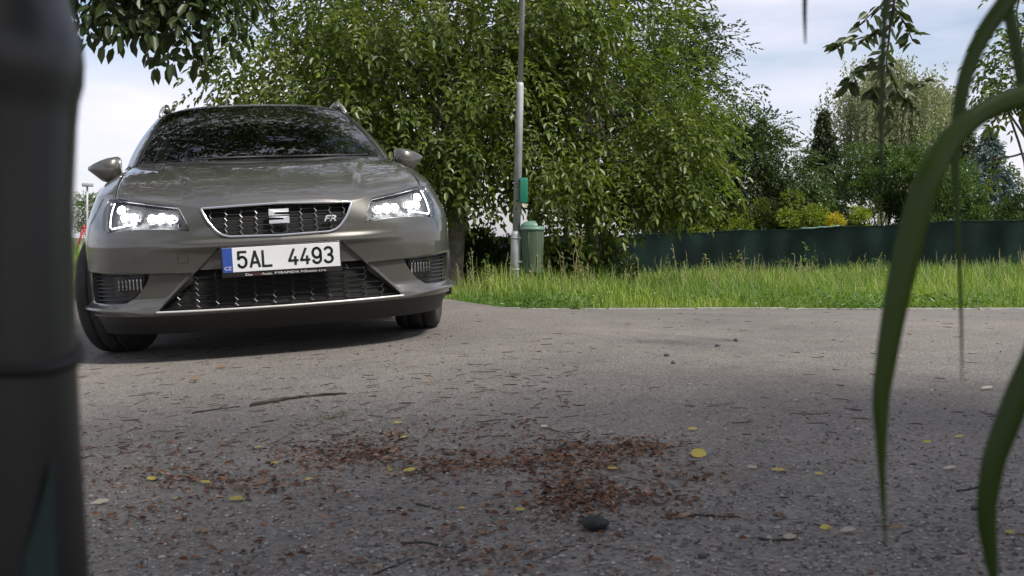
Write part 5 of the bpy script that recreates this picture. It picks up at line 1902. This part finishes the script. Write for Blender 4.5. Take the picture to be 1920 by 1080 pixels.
for px, py, w, lab in [(378, 1000, 26, 'tan dry leaf in the left foreground'), (365, 713, 17, 'tan leaf on the asphalt in front of the car'), (892, 745, 15, 'tan leaf with twigs right of the stick'), (1680, 993, 20, 'brown dry leaf beside the tip of the drooping blade'), (415, 690, 18, 'brown crumpled leaf below the number plate'), (800, 718, 14, 'brown crumpled leaf right of the car shadow')]:
    fallen(px, py, w, M['tan_fallen'], 'dry_leaf', lab)
# sticks
def stick(pts, w, label, seed):
    rr = R(seed)
    P = [np.array(gnd(x, y)) for x, y in pts]
    d = float(np.linalg.norm(P[0] - np.array(cam.location)))
    r = w / FPX * d / 2
    Q = []
    for a_, b_ in zip(P[:-1], P[1:]):
        for u in (0, .25, .5, .75):
            q = a_ + (b_ - a_) * u + rr.normal(size=3) * r * .7
            q[2] = zg(q[0], q[1]) + r * .8
            Q.append(q)
    Q.append(P[-1] + np.array([0, 0, r * .5]))
    o = np.array(Q[0])
    t = MB().tube([q - o for q in Q], [r * rr.uniform(.7, 1.3) * (1 - .5 * i / len(Q)) for i in range(len(Q))], 7).build('stick', M['bark_dark'], None)
    t.location = o
    return tag(t, label, 'stick')
stick([(468, 763), (505, 756), (540, 750), (560, 746), (600, 743), (650, 739)], 7, 'long dark stick lying on the asphalt in front of the car', 1)
stick([(360, 776), (410, 768), (450, 763)], 3.5, 'thin twig left of the long dark stick', 2)
stick([(1298, 966), (1345, 970), (1390, 971)], 4.5, 'reddish twig right of the brown litter patch', 3)
stick([(700, 1078), (735, 1064), (775, 1048)], 4, 'dark twig at the bottom edge, centre left', 4)
stick([(1795, 922), (1820, 919), (1842, 912)], 4, 'dark twig left of the right-hand blade', 5)
stick([(1420, 1012), (1450, 1016), (1490, 1012)], 6, 'dark twig in the right foreground', 6)
stick([(775, 945), (800, 950), (830, 957)], 4, 'dark twig below the yellow curled leaf', 7)
stick([(755, 1018), (800, 1020), (850, 1028)], 5, 'twig at the bottom below the brown litter', 8)
# stones
def stone(px, py, w, h, mat, label, seed):
    p = gnd(px, py)
    d = (p - cam.location).length
    s = w / FPX * d / 2
    rr = R(seed)
    bm = bmesh.new()
    bmesh.ops.create_icosphere(bm, subdivisions=3, radius=1)
    ph = rr.uniform(0, 6, 6)
    for v in bm.verts:
        c = v.co
        k_ = 1 + .10 * math.sin(c.x * 3 + ph[0]) + .08 * math.sin(c.y * 4 + ph[1]) + .06 * math.sin(c.z * 5 + ph[2]) + .03 * math.sin(c.x * 11 + c.z * 9 + ph[3])
        v.co = Vector((c.x * s * k_, c.y * s * .8 * k_, c.z * s * h * k_))
    me = bpy.data.meshes.new('stone')
    bm.to_mesh(me); bm.free()
    me.polygons.foreach_set('use_smooth', [True] * len(me.polygons))
    me.materials.append(mat)
    o = link(bpy.data.objects.new('stone', me))
    o.location = p + Vector((0, 0, s * h * .75))
    return tag(o, label, 'stone')
M['stone_dark'] = pmat('dark_stone', (0.018, 0.022, 0.017), 0.9, noise=0.4, nscale=40, bump=0.8, bscale=80)
M['stone_grey'] = pmat('grey_stone', (0.07, 0.07, 0.07), 0.9, noise=0.4, nscale=60, bump=0.6, bscale=90)
stone(1117, 992, 52, .52, M['stone_dark'], 'dark rounded lump in the foreground below the brown litter', 1)
for k, (px, py, w, lab) in enumerate([(1250, 668, 9, 'small dark stone, upper one of the pair on the bright asphalt'), (1262, 682, 9, 'small dark stone, lower one of the pair on the bright asphalt'), (1380, 640, 9, 'small dark stone on the far asphalt right of the pair'), (1317, 1046, 16, 'grey pebble at the bottom right of the dark lump'), (1345, 650, 8, 'tiny dark stone between the pair and the far one'), (1827, 955, 12, 'dark pebble left of the right-hand blade'), (1036, 846, 12, 'dark pebble above the brown litter patch')]):
    stone(px, py, w, .7, M['stone_grey'], lab, 10 + k)

# ------------------------------------------------------------------ right in front of the lens: grass blades and a black post
M['near_blade'] = leaf_mat('near_grass_blade', [(0.040, 0.076, 0.005), (0.050, 0.088, 0.006)], 0.35, 0.4)
DN = .46
root = Vector((.36, .47, zg(.36, .47)))
gp = empty('grass_plant', root)
tag(gp, 'tall grass plant whose long drooping blades cross the right foreground', 'grass plant')
def blade(pts, wid, depth, fold=.18, pre=()):
    """pts: (px,py), half width follows wid in px; the near end rises from the root"""
    P = [np.array(pix(x, y, d_)) for (x, y), d_ in zip(pts, depth)]
    W = [w / FPX * d_ for w, d_ in zip(wid, depth)]
    P = [np.array(q) for q, _ in pre] + P
    W = [w for _, w in pre] + W
    # smooth resample
    t = np.arange(len(P))
    P, W = np.array(P), np.array(W)
    tt_ = np.linspace(0, len(P) - 1, 60)
    Q = np.stack([crv(t, P[:, j])(tt_) for j in range(3)], -1)
    Wd = crv(t, W)(tt_)
    T = unit(np.gradient(Q, axis=0))
    view = unit(Q - np.array(cam.location))
    view = np.where(Q[:, 1:2] > .2, view, np.array([[0, 1.0, 0]]))
    S = unit(np.cross(T, np.tile([[.25, 1.0, .1]], (60, 1))))
    N = np.cross(S, T)
    vs, fs = [], []
    for i in range(60):
        h = Wd[i] / 2
        for q in (-1, -.5, 0, .5, 1):
            vs.append(Q[i] + S[i] * q * h + N[i] * abs(q) * h * fold * 2 - np.array(root))
        for q in (1, .5, 0, -.5, -1):
            vs.append(Q[i] + S[i] * q * h * .98 + N[i] * (abs(q) * h * fold * 2 + .00035) - np.array(root))
    for i in range(59):
        for k in range(10):
            fs.append((i*10+k, i*10+(k+1) % 10, (i+1)*10+(k+1) % 10, (i+1)*10+k))
    return mk('blade', vs, fs, M['near_blade'], gp)
r_ = np.array(root)
def rise(x, y, z, w): return ((x, y, z), w)
blade([(1990, 168), (1915, 182), (1850, 207), (1785, 262), (1740, 340), (1708, 450), (1683, 560), (1662, 680), (1652, 760), (1653, 860), (1660, 1020)], [50, 44, 42, 46, 50, 52, 46, 38, 30, 16, 3], [.47, .465, .46, .455, .45, .45, .45, .45, .45, .45, .45], pre=[rise(r_[0], r_[1], r_[2], .010), rise(.345, .48, .25, .012), rise(.315, .475, .50, .012)])
blade([(1945, -50), (1880, 15), (1832, 90), (1803, 180), (1792, 290), (1795, 400), (1800, 520), (1803, 620), (1804, 715)], [40, 36, 30, 26, 17, 10, 7, 5, 2], [.50, .50, .50, .50, .50, .50, .50, .50, .50], pre=[rise(r_[0] + .01, r_[1] + .02, r_[2], .009), rise(.335, .50, .30, .010), rise(.295, .50, .56, .010)])
blade([(2010, 560), (1935, 690), (1893, 790), (1862, 880), (1851, 960), (1858, 1040), (1868, 1110)], [46, 50, 48, 42, 36, 26, 10], [.42, .42, .42, .42, .42, .42, .42], pre=[rise(r_[0] - .03, r_[1] - .03, r_[2], .010), rise(.30, .44, .25, .011), rise(.27, .43, .42, .011)])
blade([(1705, -150), (1672, -60), (1660, 20), (1655, 120), (1653, 220), (1652, 330)], [14, 13, 12, 11, 10, 3], [.56, .56, .56, .56, .56, .56], fold=.3, pre=[rise(r_[0] + .02, r_[1] + .05, r_[2], .008), rise(.33, .53, .40, .008), rise(.28, .55, .72, .006)])
blade([(1535, -140), (1514, -60), (1509, 10), (1510, 82)], [10, 9, 8, 3], [.62, .62, .62, .62], fold=.3, pre=[rise(r_[0] + .04, r_[1] + .06, r_[2], .008), rise(.33, .58, .45, .008), rise(.26, .62, .80, .005)])

M['near_black'] = pmat('near_black_plastic', (0.012, 0.012, 0.0115), 0.36, spec=0.5, noise=0.25, nscale=30)
M['near_ring'] = pmat('near_black_collar', (0.012, 0.012, 0.012), 0.55, spec=0.25)
M['teal'] = pmat('teal_glow', (0.010, 0.028, 0.024), 0.6, noise=0.2)
DP = .34
xr_ = lambda px: (px - 960) / FPX * DP
zr_ = lambda py: pix(0, py, DP).z
edge_tab = [(-200, 120), (-60, 128), (20, 146), (70, 160), (110, 163), (150, 161), (185, 152), (230, 147), (330, 142), (420, 138), (560, 137), (700, 139), (850, 142), (1000, 148), (1100, 152)]
cx_ = xr_(20) - .010
z0 = zg(cx_, DP)
post = empty('black_post', (cx_, DP, z0))
tag(post, 'black plastic post with a bulge and collar right in front of the lens at left', 'post')
prof = [(xr_(e - 11) - cx_, zr_(py) - z0) for py, e in edge_tab][::-1]
prof = [(prof[0][0] * 1.02, -.02)] + prof + [(prof[-1][0] * .6, prof[-1][1] + .004), (.0005, prof[-1][1] + .006)]
MB().lathe(prof, 40).build('shaft', M['near_black'], post)
ring = []
for th in np.linspace(0, 2 * math.pi, 49):
    rr_ = (xr_(129) - cx_) * 1.01
    ring.append((rr_ * math.cos(th), rr_ * math.sin(th), zr_(632) - z0 - .0085 * math.cos(th) + .004 * math.sin(th)))
MB().tube(ring, .0022, 8, cap=False).build('collar', M['near_ring'], post)
glow_strip = []  # strip added for a faint teal glow, put into its colour
for k in range(8):
    th = -math.pi / 2 + .80 + k * .05
    rr_ = (xr_(138) - cx_) * 1.012
    glow_strip.append(th)
vs, fs = [], []
for k, th in enumerate(glow_strip):
    for q in (0, 1):
        zz = zr_(1010 - 24 * k) - z0 if q else -.01
        vs.append((rr_ * math.cos(th), rr_ * math.sin(th), max(zz, 0) if q == 0 else zz))
for k in range(len(glow_strip) - 1):
    fs.append((2*k, 2*k+2, 2*k+3, 2*k+1))
mk('glow_strip', vs, fs, M['teal'], post)
